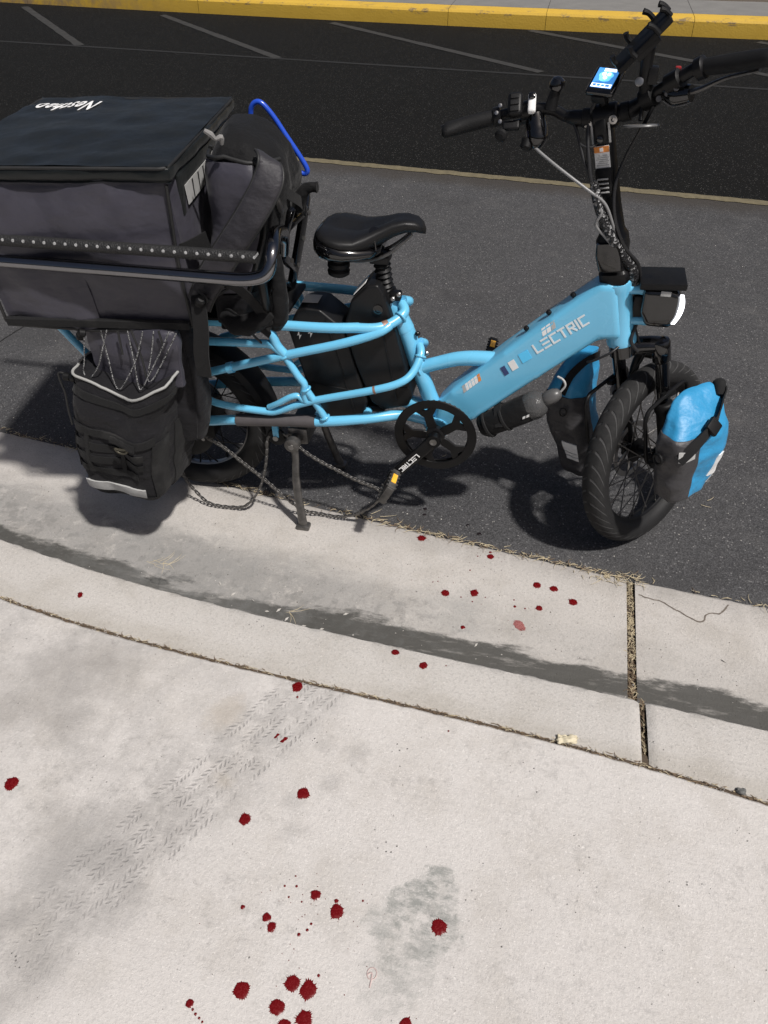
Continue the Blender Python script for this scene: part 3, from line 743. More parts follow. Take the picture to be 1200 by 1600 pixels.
def build_wheel(c, axis_m, X, motor):
    wh = bpy.data.objects.new('front_wheel' if not motor else 'rear_wheel', None); COL.objects.link(wh); wh.empty_display_size = .05
    wh.parent = bike; OFF[wh.name] = Vector(bike.location)
    tyre, rim, ri = wheel('tyre', c, (0, 1, 0), RW, .033 if not motor else .036, motor, X)
    tyre.parent = wh
    rim.build('rim', M_black if not motor else M_steel, wh, 50)
    c = Vector(c); hub_r = .034 if not motor else .095
    if motor: hp = [(.02, -.062), (.085, -.058), (.095, -.048), (.098, -.03), (.098, .03), (.095, .048), (.085, .058), (.02, .062)]
    else: hp = [(.008, -.058), (.012, -.052), (.012, -.04), (.034, -.036), (.034, -.030), (.017, -.026), (.017, .026), (.034, .030), (.034, .036), (.015, .04), (.012, .052), (.008, .058)]
    lathe(hp, c, (0, 1, 0), 36).xf(X).build('hub', M_black, wh, 40)
    sp = MB(); ns = 36
    for i in range(ns):
        s = -1 if i % 2 else 1; th = 2*math.pi*i/ns; ph = th+(.62 if (i//2) % 2 else -.62)*(1 if not motor else .5)
        p0 = c+Vector((hub_r*math.cos(ph), s*(.033 if not motor else .03), hub_r*math.sin(ph))); p1 = c+Vector(((ri-.008)*math.cos(th), s*.004, (ri-.008)*math.sin(th)))
        sp.merge(tube([p0, p1], .0017, 5)); sp.merge(tube([p1-(p1-p0).normalized()*.016, p1], .0028, 5))
    sp.xf(X).build('spokes', M_dsteel if not motor else M_black, wh, 60, kind='stuff')
    # brake disc on the left
    d = MB(); n = 48; rr = .08
    d.merge(lathe([(rr, -.001), (rr, .001), (rr-.015, .001), (rr-.015, -.001)], c+Vector((0, .046 if not motor else .07, 0)), (0, 1, 0), n, True))
    for i in range(6):
        t = math.pi*2*i/6; y = .046 if not motor else .07
        d.merge(tube([c+Vector((.02*math.cos(t), y, .02*math.sin(t))), c+Vector((.068*math.cos(t+.4), y, .068*math.sin(t+.4)))], .004, 6))
    d.xf(X).build('brake_disc', M_steel, wh, 40)
    return wh
I4 = Matrix.Identity(4)
fw_ = build_wheel(AXL, None, XF, False)
RAX = Vector((.045, 0, .258))
rw_ = build_wheel(RAX, None, I4, True)
# motor side plate with a bright lower edge
pl = lathe([(.10, 0), (.104, .002), (.104, .006), (.09, .010), (.03, .012)], RAX+Vector((.0, -.062, 0)), (0, -1, 0), 40).build('motor_cover', M_plast, rw_, 40)
for t in (.3, -.5, -1.4, 2.4): lathe([(.004, 0), (.0055, .001), (.0055, .004)], RAX+Vector((.075*math.cos(t), -.070, .075*math.sin(t))), (0, -1, 0), 10).build('bolt', M_steel, pl)
lathe([(.012, 0), (.014, .002), (.013, .016), (.006, .024)], RAX+Vector((0, -.074, 0)), (0, -1, 0), 14).build('axle_nut', M_steel, rw_)
cg = lathe([(.034, 0), (.037, .002), (.037, .004), (.034, .006)], RAX+Vector((0, -.082, 0)), (0, 1, 0), 24).build('cog', M_dsteel, rw_)
# ---- mudguard over the rear wheel
mg = []
for i in range(25):
    t = R(-8+178*i/24); c, s = math.cos(t), math.sin(t); r0 = RW+.022
    mg.append([RAX+Vector((c*(r0-d), y, s*(r0-d))) for y, d in ((-.046, .022), (-.040, .004), (-.02, -.003), (.02, -.003), (.040, .004), (.046, .022), (.042, .024), (.036, .008), (.02, .001), (-.02, .001), (-.036, .008), (-.042, .024))])
sweep(mg).build('mudguard', M_plast, bike, 40)

# ---- fork
fk = MB()
fk.merge(tube([SP(.0), SP(-.03)], .03, 20))
crown = MB(); rgs = []
for i in range(13):
    v = -.062+.124*i/12; arch = 1-(abs(v)/.062)**2
    cpt = SP(-.028+.006*arch, .012+.052*(abs(v)/.062)**.8, v); ry, rz = .024+.004*arch, .019+.004*arch
    rgs.append([cpt+a_f*ry*math.cos(q)+a_ax*rz*math.sin(q) for q in [2*math.pi*j/16 for j in range(16)]])
crown.merge(sweep(rgs))
for s in (-1, 1):
    crown.merge(lathe([(.019, -.052), (.0225, -.048), (.0225, .000), (.020, .005), (.013, .007), (.012, .004)], SP(-.02, .064, s*.062), a_ax, 22))
fork = fk.merge(crown).xf(XF).build('fork', M_gloss, bike, 45)
for s in (-1, 1):
    lathe([(.0165, 0), (.0165, .12)], SP(-.18, .064, s*.062), a_ax, 20).xf(XF).build('stanchion', M_gloss, fork)
    lw = lathe([(.016, 0), (.021, .006), (.0215, .03), (.020, .06), (.0205, .15), (.0245, .158), (.0245, .176), (.021, .181), (.018, .182)], SP(-.372, .064, s*.062), a_ax, 22)
    lw.merge(rbox(SP(-.372, .064, s*.062), (.036, .014, .04), .006))
    lw.xf(XF).build('fork_leg', M_plast, fork)
ar = tube(cat([SP(-.215, .064, -.05), SP(-.17, .09, -.05), SP(-.105, .11, -.035), SP(-.095, .113, 0), SP(-.105, .11, .035), SP(-.17, .09, .05), SP(-.215, .064, .05)], 5), .011, 10)
ar.xf(XF).build('fork_brace', M_plast, fork)
# low rack for the two front bags
rk = MB()
for s in (-1, 1):
    rk.merge(tube(rounded([SP(-.15, .064, s*.085), SP(-.15, -.05, s*.088), SP(-.30, -.06, s*.088), SP(-.33, .10, s*.088), SP(-.15, .13, s*.088), SP(-.15, .064, s*.085)], .03), .005, 8))
    rk.merge(rbox(SP(-.16, .06, s*.078), (.05, .016, .014), .004)); rk.merge(rbox(SP(-.27, .064, s*.078), (.03, .02, .012), .004))
rk.xf(XF).build('front_rack', M_plast, bike, 45)
quad_sheet([SP(-.20, .045, .0645+.02), SP(-.20, .083, .0645+.02), SP(-.175, .083, .0645+.02), SP(-.175, .045, .0645+.02)], (0, 1, 0), .001).xf(XF).build('sticker', M_white, fork, 0)
st = MB()
for i in range(9):
    pass
ltap = lathe([(.0222, 0), (.0228, .001), (.0228, .022), (.0222, .023)], SP(-.218, .064, .062), a_ax, 20, True)
ltap.xf(XF).build('sticker', M_grey, fork)

# ---- headlight on the head tube
hl = prism([(1.245, .758), (1.300, .760), (1.3265, .752), (1.331, .70), (1.318, .668), (1.262, .668), (1.246, .70)], .082, .014, 3).build('headlight', M_gloss, bike, 45)
rbox((1.283, 0, .769), (.100, .094, .016), .005, rot=Matrix.Rotation(R(-3), 3, 'Y')).build('visor', M_plast, hl)
rbox((1.245, 0, .70), (.03, .03, .06), .006).build('mount', M_black, hl)
rbox((1.292, -.0405, .752), (.022, .003, .012), .001).build('clip', M_grey, hl)
def m_emit(name, col, s):
    k = NT(name); k.base(col); k.set('Emission Color', (*col, 1)); k.set('Emission Strength', s); k.rough(.4); return k.m
M_led = m_emit('led_light', (.93, .95, 1.0), 3.0)
cres = []
for i in range(13):
    z = .682+.066*i/12; q = (i/12-.5)*2; x = 1.3205+.008*(1-q*q)+.0055*(i/12)
    wd = .0075*(1-.45*abs(q)); cres.append([(x-wd*.9, -.0425, z), (x+.004, -.0425, z), (x+.006, -.038, z), (x+.006, -.030, z), (x-wd*.4, -.030, z)])
sweep(cres).build('light_strip', M_led, hl, 40)

# ---- crank set
BBP = Vector((.79, 0, .324))
cs = MB()
YC = -.066
def ring(r0, r1, y, th, n=72): return lathe([(r0, -th/2), (r1, -th/2), (r1+.0012, 0), (r1, th/2), (r0, th/2), (r0-.0012, 0)], (BBP.x, y, BBP.z), (0, 1, 0), n, True)
cs.merge(ring(.0875, .1095, YC-.006, .005)); cs.merge(ring(.086, .101, YC+.003, .003))
for i in range(5):
    t0 = R(36+72*i)
    def P(r, a): return (BBP.x+r*math.cos(t0+a), BBP.z+r*math.sin(t0+a))
    cs.merge(prism([P(.016, -.6), P(.036, -.38), P(.062, -.19), P(.092, -.36), P(.093, -.20), P(.080, 0), P(.093, .20), P(.092, .36), P(.062, .19), P(.036, .38), P(.016, .6)], .006, .0012, 1, at=YC-.004))
cs.merge(lathe([(.026, 0), (.026, .012), (.02, .016)], BBP+Vector((0, YC+.006, 0)), (0, -1, 0), 28))
chainring = cs.build('chainring', M_black, bike, 40)
teeth = MB()
for i in range(46):
    t = 2*math.pi*i/46; c, s = math.cos(t), math.sin(t)
    teeth.merge(rbox((BBP.x+.103*c, YC+.003, BBP.z+.103*s), (.006, .0024, .006), 0, rot=Matrix.Rotation(-t, 3, 'Y')))
teeth.build('teeth', M_dsteel, chainring, 0, kind='stuff')
def crank(sgn):
    d = Vector((-.112, 0, -.124)).normalized()*sgn; y0, y1 = (-.092, -.112) if sgn > 0 else (.075, .105)
    p0 = BBP+Vector((0, y0, 0)); p1 = BBP+d*.163+Vector((0, y1, 0))
    rr = []
    for i in range(9):
        t = i/8; p = p0.lerp(p1, t); wdt = .0185-.0045*t; hh = .008-.001*t
        px = Vector((-d.z, 0, d.x))
        rr.append([p+px*wdt*math.copysign(abs(math.cos(a))**.5, math.cos(a))+Vector((0, 1, 0))*hh*math.copysign(abs(math.sin(a))**.5, math.sin(a)) for a in [2*math.pi*j/16 for j in range(16)]])
    m = sweep(rr)
    m.merge(lathe([(.0185, -.010), (.0195, -.006), (.0195, .006), (.0185, .010)], p0, (0, 1, 0), 24)).merge(lathe([(.0135, -.009), (.014, 0), (.0135, .009)], p1, (0, 1, 0), 20))
    c = m.build('crank_arm', M_black, bike, 45)
    if sgn > 0:
        lathe([(.0095, 0), (.0095, .002), (.006, .002), (.006, .0005)], p0+Vector((0, -.010, 0)), (0, -1, 0), 18).build('bolt', M_steel, c)
        exx = -d; dsl = (p1-p0).normalized(); eyy = Vector((-exx.z, 0, exx.x))*-1
        o = p0.lerp(p1, .36)+Vector((0, -.0105, 0))
        letters('LECTRIC', o+(-eyy)*0+eyy*-.0055, dsl, eyy, .011, (0, -1, 0), 1.35).build('lettering', M_white, c, 0)
    # pedal
    pc = p1+Vector((0, (-.048 if sgn > 0 else .060), 0)); ang = R(-62) if sgn > 0 else R(-78)
    rot = Matrix.Rotation(ang, 3, 'Y')
    pd = MB()
    for x in (-.041, .041): pd.merge(rbox((x, 0, 0), (.012, .088, .024), .003))
    for y in (-.040, .040): pd.merge(rbox((0, y, 0), (.082, .012, .024), .003))
    pd.merge(rbox((0, 0, 0), (.082, .022, .020), .004))
    for y in (-.02, .02): pd.merge(rbox((0, y, 0), (.070, .006, .018), .002))
    for x in (-.041, .041):
        for y in (-.034, -.017, 0, .017, .034): pd.merge(rbox((x, y, .0135), (.005, .005, .006), .001)); pd.merge(rbox((x, y, -.0135), (.005, .005, .006), .001))
    PS = Matrix.Diagonal((.72, .86, .9, 1)); pd.xf(Matrix.Translation(pc) @ rot.to_4x4() @ PS)
    po = pd.build('pedal', M_alu if sgn > 0 else M_plast, bike, 40)
    for x in (-.0478, .0478):
        rbox((x, 0, 0), (.004, .040, .015), .001).xf(Matrix.Translation(pc) @ rot.to_4x4() @ PS).build('reflector', M_amber, po)
    tube([p1, pc], .006, 10).build('axle', M_dsteel, po)
crank(1); crank(-1)

# ---- chain, come off and hanging in loops
def chain_mesh(path, pitch=.0125):
    P = [Vector(p) for p in cat(path, 14)]; L = [0]
    for a, b in zip(P, P[1:]): L.append(L[-1]+(b-a).length)
    n = int(L[-1]/pitch); m = MB()
    def at(d):
        i = max(0, min(len(L)-2, int(np.searchsorted(L, d))-1)); t = (d-L[i])/max(1e-6, L[i+1]-L[i]); return P[i].lerp(P[i+1], t)
    for i in range(n):
        a, b = at(i*pitch), at((i+1)*pitch); d = (b-a).normalized(); y = Vector((0, 1, 0)); y = (y-d*y.dot(d)).normalized(); z = d.cross(y); c = (a+b)/2
        rot = Matrix((d, y, z)).transposed(); wy = .0062 if i % 2 else .0040
        for s in (-1, 1): m.merge(rbox(c+y*s*wy*.62, ((b-a).length+.004, .0014, .0068 if i % 2 else .0058), .0010, 1, rot))
        m.merge(tube([a-y*wy*.6, a+y*wy*.6], .0030, 6))
    return m
ch = chain_mesh([(.335, -.082, .285), (.376, -.088, .283), (.42, -.10, .248), (.471, -.10, .213), (.52, -.10, .188), (.58, -.11, .168), (.635, -.12, .158), (.650, -.125, .140), (.63, -.12, .10), (.59, -.11, .055), (.546, -.10, .022), (.50, -.095, .007), (.45, -.09, .006), (.41, -.10, .018), (.38, -.10, .035), (.335, -.10, .078), (.29, -.10, .125), (.235, -.10, .175), (.18, -.095, .22), (.13, -.09, .245), (.08, -.086, .275)])
ch.merge(chain_mesh([(.335, -.082, .285), (.318, -.09, .262), (.312, -.095, .215), (.298, -.10, .15), (.27, -.105, .075), (.225, -.11, .018), (.18, -.11, .004), (.11, -.11, .006), (.07, -.10, .03), (.03, -.09, .085), (.02, -.086, .16), (.03, -.086, .22)]))
ch.build('chain', M_dsteel, bike, 40)
# chain tensioner wheel
tn = lathe([(.008, -.006), (.024, -.006), (.027, -.003), (.027, .003), (.024, .006), (.008, .006)], (.345, -.085, .272), (0, 1, 0), 24).build('chain_idler', M_plast, bike)
lathe([(.006, 0), (.008, .002), (.008, .006)], (.345, -.091, .272), (0, -1, 0), 12).build('bolt', M_steel, tn)

# ---- kickstand: hinge block and two legs
ks = rbox((.405, 0, .275), (.06, .16, .055), .012).merge(tube([(.402, -.12, .272), (.402, .12, .272)], .016, 16)).build('kickstand', M_dsteel, bike)
def leg(s, foot):
    top = Vector((.400, s*.112, .272)); foot = Vector(foot); P = cat([top, top+(foot-top)*.12+Vector((.004, 0, 0)), top+(foot-top)*.45+Vector((-.004, 0, 0)), foot], 5)
    m = tube(P, [.017, .014, .0105, .0105, .011, .0125, .0125, .015], 12, flat=.72)
    m.merge(rbox(foot+Vector((0, 0, .004)), (.040, .03, .016), .006))
    m.merge(lathe([(.018, -.012), (.021, -.010), (.021, .010), (.018, .012)], top, (0, 1, 0), 20))
    o = m.build('leg', M_alu, ks, 45)
    lathe([(.006, 0), (.008, .001), (.008, .005)], top+Vector((0, s*.012, 0)), (0, s, 0), 12).build('bolt', M_steel, ks)
leg(-1, (.415, -.145, -.006)); leg(1, (.455, .14, .012))

# ---- stem, bar and controls
def SB(s, f=0.0, v=0.0): return XB @ SP(s, f, v)
STF = (XB.to_3x3() @ a_f); STV = XB.to_3x3() @ Vector((0, 1, 0)); STA = a_ax
def stem_pt(s): return a_o + a_ax*s
def rect_sweep(prof, n=4):
    """prof: (s, half f, half v, shift f) boxes along the steering axis"""
    rings = []
    for s, hf, hv, sf in prof:
        rings.append([stem_pt(s)+STF*(sf+hf*math.copysign(abs(math.cos(a))**.55, math.cos(a)))+STV*hv*math.copysign(abs(math.sin(a))**.55, math.sin(a)) for a in [2*math.pi*j/20 for j in range(20)]])
    return sweep(rings)
stem = rect_sweep([(.158, .030, .030, 0), (.165, .034, .034, 0), (.185, .034, .034, 0), (.19, .028, .030, 0), (.225, .027, .030, 0), (.24, .032, .033, -.002), (.262, .032, .032, -.003), (.275, .024, .025, 0), (.33, .021, .0215, 0), (.40, .0195, .020, 0), (.46, .019, .0195, 0), (.495, .017, .019, 0), (.508, .010, .016, 0)]).build('stem', M_black, bike, 45)
rect_sweep([(.20, .008, .026, -.036), (.235, .010, .028, -.039), (.262, .007, .024, -.038)]).build('hinge_clamp', M_gloss, stem, 45)
# hinge lever behind the stem
rect_sweep([(.355, .004, .013, -.024), (.36, .007, .017, -.024), (.41, .007, .017, -.023), (.415, .004, .013, -.023)]).build('latch', M_plast, stem, 40)
for i in range(4):
    s = .368+.009*i
    tube([stem_pt(s)-STF*.0315-STV*.011, stem_pt(s)-STF*.0315+STV*.011], .0018, 6).build('latch_rib', M_grey, stem)
def stem_sheet(s0, s1, v0, v1, off): return quad_sheet([stem_pt(s0)-STF*off+STV*v1, stem_pt(s0)-STF*off+STV*v0, stem_pt(s1)-STF*off+STV*v0, stem_pt(s1)-STF*off+STV*v1], -STF, .0008)
lab = stem_sheet(.415, .458, -.0155, .0155, .0222).build('warning_sticker', M_white, stem, 0)
stem_sheet(.4455, .457, -.0152, .0152, .0232).build('sticker_band', M_orange, lab, 0)
for i in range(6): stem_sheet(.4195+.0038*i, .4210+.0038*i, -.013+.002*(i % 2), .013-.006*((i*7) % 3)/2, .0232).build('print_line', M_grey, lab, 0)
stem_sheet(.4475, .4545, -.0035, .0035, .0242).build('print_line', M_white, lab, 0)
rect_sweep([(.462, .004, .0105, -.021), (.466, .006, .0125, -.021), (.505, .006, .0125, -.019), (.512, .003, .010, -.017)]).build('quick_release', M_plast, stem, 40)
lathe([(.0055, 0), (.007, .001), (.007, .004), (.004, .006)], stem_pt(.472)-STF*.027, -STF, 14).build('button', M_gloss, stem)
for v in (-.0175, .0175): stem_sheet(.462, .505, v-.002, v+.002, .0195).build('trim', M_grey, stem, 0)
BC = stem_pt(.512)
# bar path (left grip end to right grip end)
bar_path = [(.775, .015, 1.053), (.886, .030, 1.080), (.918, .032, 1.088), (.970, .031, 1.098), (1.002, .028, 1.097), (1.030, .015, 1.089), (1.062, .003, 1.090), (1.105, -.001, 1.097), (1.148, -.010, 1.110), (1.176, -.030, 1.136), (1.204, -.050, 1.163), (1.227, -.068, 1.183), (1.259, -.085, 1.203), (1.364, -.150, 1.234)]
bp = cat(bar_path, 6)
hb = tube(bp, .0112, 16); 
for i in (5, 6, 7, 8): pass
hbar = hb.merge(tube(cat(bar_path[5:10], 5), [.0112, .0155, .0165, .0165, .0165, .0155, .0112], 16)).build('handlebar', M_black, bike, 45)
lathe([(.021, -.024), (.0235, -.021), (.0235, .021), (.021, .024)], (1.106, -.001, 1.097), (Vector(bar_path[8])-Vector(bar_path[6])), 24).build('bar_clamp', M_black, stem)
for q in (-1, 1):
    p = BC+STV*-.026*q-STF*.016+STA*-.012+Vector((0, 0, .004)); lathe([(.006, 0), (.0085, .001), (.0085, .006), (.004, .007), (.004, .004)], p, -STF, 16).build('bolt', M_steel, stem)
for c_, d_ in (((1.070, .002, 1.091), (1, -.05, .1)), ((1.143, -.009, 1.108), (.9, -.2, .3))): lathe([(.0135, -.01), (.0185, -.008), (.0185, .008), (.0135, .01)], c_, d_, 18).build('bar_shim', M_plast, stem)
def grip(P0, P1, r):
    P0, P1 = Vector(P0), Vector(P1); d = (P1-P0).normalized(); side = Vector((0, 0, 1)).cross(d).normalized(); n = 18; rings = []
    for i in range(16):
        t = i/15; p = P0.lerp(P1, t); flare = .012*math.exp(-(t/.28)**2)   # palm wing at the outer end
        rr = r*(.92+.10*math.sin(t*math.pi))*(.55 if i == 0 else 1)
        rings.append([p+side*(rr*math.cos(a)+flare*(-1 if math.cos(a) < 0 else .25)*abs(math.cos(a)))+Vector((0, 0, 1))*rr*math.sin(a)*(.95) for a in [2*math.pi*j/n for j in range(n)]])
    return sweep(rings)
grip(bar_path[0], bar_path[1], .0165).build('grip', M_rub, bike, 50)
grip(bar_path[13], bar_path[12], .0165).build('grip', M_rub, bike, 50)
# left controls
def lathe_on(i0, i1, t, prof, name, mat, par=None, n=20):
    a, b = Vector(bar_path[i0]), Vector(bar_path[i1]); return lathe(prof, a.lerp(b, t), b-a, n).build(name, mat, par or bike, 40)
lathe_on(1, 2, .1, [(.014, -.008), (.019, -.007), (.019, .007), (.014, .008)], 'grip_clamp', M_black)
for q in ((.888, .012, 1.092), (.894, .020, 1.104), (.897, .008, 1.077)): lathe([(.0025, 0), (.0040, .001), (.0040, .003), (.002, .0035)], q, (-.1, -1, .5), 10).build('bolt', M_steel, hbar)
TOC = Vector((-.0, -.72, .69)); bx = Vector((.98, -.02, .12)); Rb = frame_rot(bx, z=TOC)
def ctl(c, size, bev, name, mat, par=None, tilt=0): return rbox(c, size, bev, 3, Rb @ Matrix.Rotation(tilt, 3, 'Z')).build(name, mat, par or bike, 45)
pad = ctl((.925, .010, 1.108), (.030, .048, .022), .009, 'control_pad', M_plast)
for dy in (-.013, 0, .013): ctl(Vector((.925, .010, 1.108))+(Rb @ Vector((0, dy, .0115))), (.018, .010, .003), .0014, 'button', M_grey if dy == 9 else M_rub, pad)
ctl((.958, .012, 1.112), (.016, .040, .014), .006, 'bell_lever', M_white)
ctl((.957, .016, 1.124), (.013, .012, .015), .004, 'lever_notch', M_gloss)
lathe_on(2, 3, .55, [(.013, -.012), (.019, -.010), (.019, .010), (.013, .012)], 'lever_clamp', M_black)
ctl((.921, -.004, 1.073), (.034, .018, .012), .004, 'switch', M_plast)
lathe([(.010, 0), (.013, .003), (.013, .010), (.008, .014)], (.905, -.012, 1.060), (-.2, -.6, -.2), 16).build('thumb_switch', M_rub, bike)
# brake lever body and lever hanging forward and down
blv = tube(cat([(.965, .03, 1.09), (.972, .02, 1.062), (.975, .012, 1.046), (.972, .010, 1.030)], 5), [.018, .023, .022, .012], 14).build('brake_lever', M_gloss, bike)
lathe([(.010, 0), (.0135, .002), (.0135, .018), (.009, .022)], (.958, .012, 1.045), (-.2, -.5, -.8), 14).build('reservoir_cap', M_plast, blv)
tube(cat([(.955, .040, 1.075), (.92, .055, 1.062), (.86, .060, 1.055), (.80, .055, 1.045)], 5), [.008, .006, .005, .005], 8).build('lever_blade', M_black, blv)
# mirror stalk knob above the bar
kn = tube(cat([(.996, .024, 1.100), (1.000, .024, 1.125), (1.004, .022, 1.140)], 5), [.014, .011, .009], 12).build('mirror_stalk', M_plast, bike)
lathe([(.008, 0), (.014, .003), (.016, .012), (.012, .022), (.004, .026)], (1.001, .022, 1.134), (.25, 0, 1), 14).build('ball_joint', M_gloss, kn)
# right side: throttle collar, brake lever, small red button, mirror
rb = bar_path
lathe_on(11, 12, .9, [(.013, -.010), (.019, -.008), (.020, .006), (.014, .010)], 'grip_clamp', M_black)
lathe_on(10, 11, .6, [(.0125, -.016), (.018, -.014), (.018, .014), (.0125, .016)], 'lever_clamp', M_black)
d_r = (Vector(rb[12])-Vector(rb[10])).normalized()
rbl = tube(cat([(1.205, -.045, 1.155), (1.225, -.055, 1.150), (1.25, -.07, 1.157)], 6), [.014, .021, .015], 14).build('brake_lever', M_gloss, bike)
tube(cat([(1.225, -.058, 1.150), (1.262, -.075, 1.165), (1.30, -.10, 1.190), (1.345, -.135, 1.210)], 6), [.010, .008, .006, .005], 8, flat=.6).build('lever_blade', M_dsteel, rbl)
for t in (.25, .5, .75): 
    p = Vector(rb[9]).lerp(Vector(rb[11]), t)+Vector((.006, -.012, -.006)); lathe([(.004, 0), (.0055, .001), (.0055, .005)], p, (.2, -1, .3), 10).build('bolt', M_dsteel, hbar)
rbox((1.219, -.060, 1.196), (.010, .010, .005), .002).build('kill_switch', simple('red_plastic', (.28, .02, .02), .4), bike)
mr = lathe([(.024, 0), (.027, .002), (.027, .006), (.02, .009)], (1.172, -.055, 1.098), (.15, -.35, -.9), 24).xf(Matrix.Translation((1.172, -.055, 1.098)) @ Matrix.Diagonal((1.3, 1, .6, 1)) @ Matrix.Translation((-1.172, .055, -1.098))).build('mirror', M_spout0, bike)
tube([(1.170, -.035, 1.128), (1.170, -.05, 1.103)], .004, 8).build('mirror_arm', M_black, mr)
# display and its lit screen
dcen = Vector((1.094, -.030, 1.163)); dz = Vector((-.24, -.52, .82)).normalized(); dx = Vector((.90, -.40, .01)); Rd = frame_rot(dx, z=dz)
disp = rbox(dcen, (.056, .062, .013), .006, 3, Rd).build('display', M_gloss, bike)
rbox(dcen-dz*.010+(Rd @ Vector((0, -.02, 0))), (.03, .03, .018), .005, 2, Rd).build('mount', M_plast, disp)
tube([BC+Vector((.0, 0, .012)), dcen-dz*.008], .009, 10).build('mount', M_plast, disp)
M_scr = m_emit('screen_blue', (.05, .22, .55), 1.1); M_scw = m_emit('screen_white', (.85, .93, 1.0), 1.5); M_scc = m_emit('screen_cyan', (.18, .62, .80), 1.2)
def on_disp(x0, y0, x1, y1, lift=.0070): return quad_sheet([dcen+(Rd @ Vector((x*1.05, y*.86-.001, lift))) for x, y in ((x0, y0), (x1, y0), (x1, y1), (x0, y1))], dz, .0005)
scr = on_disp(-.020, -.022, .020, .030).build('screen', M_scr, disp, 0)
on_disp(-.019, -.0215, .019, -.012, .0078).build('screen_readout', M_scw, scr, 0)
for x0, x1 in ((-.016, -.010), (-.008, -.002), (.0, .006), (.008, .015)): on_disp(x0, -.0195, x1, -.0145, .0086).build('screen_digit', M_scr, scr, 0)
on_disp(-.008, .021, .015, .0285, .0078).build('screen_readout', M_scw, scr, 0)
blob = MB(); blob.add([dcen+(Rd @ Vector((.0135*math.cos(a)*(1+.12*math.sin(5*a)), .006+.0125*math.sin(a), .0081))) for a in [2*math.pi*i/24 for i in range(24)]], [tuple(range(24))]); blob.build('screen_emblem', M_scc, scr, 0)
for x, y in ((-.005, .010), (.005, .010), (0, .002)): 
    bb = MB(); bb.add([dcen+(Rd @ Vector((x+.0042*math.cos(a), y+.004*math.sin(a), .0090))) for a in [2*math.pi*i/12 for i in range(12)]], [tuple(range(12))]); bb.build('screen_emblem', M_scw, scr, 0)
# phone holder, seen nearly edge-on, clamped right of the display
h0 = Vector((1.118, -.05, 1.200)); h1 = Vector((1.180, -.055, 1.272)); hd = (h1-h0).normalized(); vw = Vector((.1, 1.67, -.29)).normalized(); hn = hd.cross(vw).normalized()
if hn.x > 0: hn = -hn
hn = (hn*.93-vw*.36); hn = (hn-hd*hn.dot(hd)).normalized()
hw = hn.cross(hd).normalized(); Rh = Matrix((hd, hw, hn)).transposed()
ph = rbox((h0+h1)/2, (.115, .058, .012), .004, 2, Rh).build('phone_holder', M_plast, bike)
rbox((h0+h1)/2-hn*.012, (.05, .036, .014), .004, 2, Rh).build('back_plate', M_black, ph)
for (t, wside, ln) in ((-.055, 0, .022), (-.02, .032, .022), (.03, .032, .026), (-.02, -.032, .022), (.03, -.032, .026), (.057, .012, .022), (.057, -.012, .022)):
    p = (h0+h1)/2+hd*t+hw*wside
    tube(cat([p, p+hn*ln*.6, p+hn*ln+hd*(.004 if t < 0 else -.004)], 4), [.005, .0045, .0055], 8).build('claw', M_plast, ph)
arm = tube(cat([(h0+h1)/2-hn*.016, Vector((1.166, -.040, 1.172)), Vector((1.178, -.032, 1.142))], 6), [.014, .011, .013, .018], 12).build('arm', M_plast, ph)
lathe([(.015, -.014), (.021, -.012), (.021, .012), (.015, .014)], (1.180, -.033, 1.140), (.7, -.45, .6), 20).build('arm_clamp', M_plast, ph)
lathe([(.006, 0), (.008, .002), (.008, .007), (.004, .008)], (1.157, -.045, 1.168), (-.3, -1, .3), 14).build('knob', M_steel, ph)
rbox((1.178, -.045, 1.18), (.018, .02, .03), .004).build('arm_bracket', M_black, ph)
# ---- cables
M_cab = simple('cable_black', (.014, .014, .015), .45, var=.2); M_cgrey = simple('cable_grey', (.22, .22, .22), .4, var=.15)
def cable(pts, r, mat=None): return tube(cat(pts, 8), r, 8).build('cable', mat or M_cab, bike, 60)
cable([(.968, .008, 1.034), (.985, -.01, 1.026), (1.03, -.035, 1.003), (1.09, -.052, .970), (1.128, -.052, .945), (1.150, -.045, .905), (1.165, -.03, .86), (1.175, -.01, .80)], .0032, M_cgrey)
cable([(1.045, .0, 1.082), (1.058, -.015, 1.06), (1.075, -.03, 1.02), (1.095, -.04, .985), (1.11, -.045, .955), (1.125, -.045, .91), (1.15, -.035, .86), (1.19, -.01, .80), (1.215, .0, .74)], .0035)
cable([(1.050, .0, 1.080), (1.062, -.02, 1.05), (1.085, -.028, 1.045), (1.10, -.02, 1.055)], .0024)
cable([(1.19, -.05, 1.13), (1.175, -.03, 1.08), (1.155, -.02, 1.02), (1.145, -.03, .97), (1.155, -.04, .91), (1.185, -.035, .85), (1.225, -.01, .80), (1.24, .0, .74), (1.25, -.005, .68), (1.24, -.03, .63), (1.26, -.03, .60)], .004)
cable([(1.09, -.01, 1.15), (1.075, -.01, 1.09), (1.085, -.035, 1.02), (1.105, -.046, .96), (1.135, -.045, .89), (1.18, -.025, .82), (1.22, -.005, .77), (1.236, .0, .70)], .0042)
sl = tube(cat([(1.100, -.043, .985), (1.115, -.047, .945), (1.142, -.045, .89), (1.180, -.033, .835), (1.213, -.012, .79), (1.226, -.003, .74)], 10), [.008, .011, .011, .011, .012, .012], 10)
def m_spiral():
    k = NT('cable_sleeve'); o = k.coord(); z = k.xyz(o)
    chk = k.vor(k.mapping(o, sc=(1, 1, 1)), 210, out=1)
    c = k.mix(k.ramp(k.xyz(chk)[0], .78, .9), (.012, .012, .013), (.24, .24, .24))
    k.base(c); k.rough(.4); k.normal(k.bump(k.vor(o, 210), .8, .004)); return k.m
sl.build('cable_sleeve', m_spiral(), bike, 60)
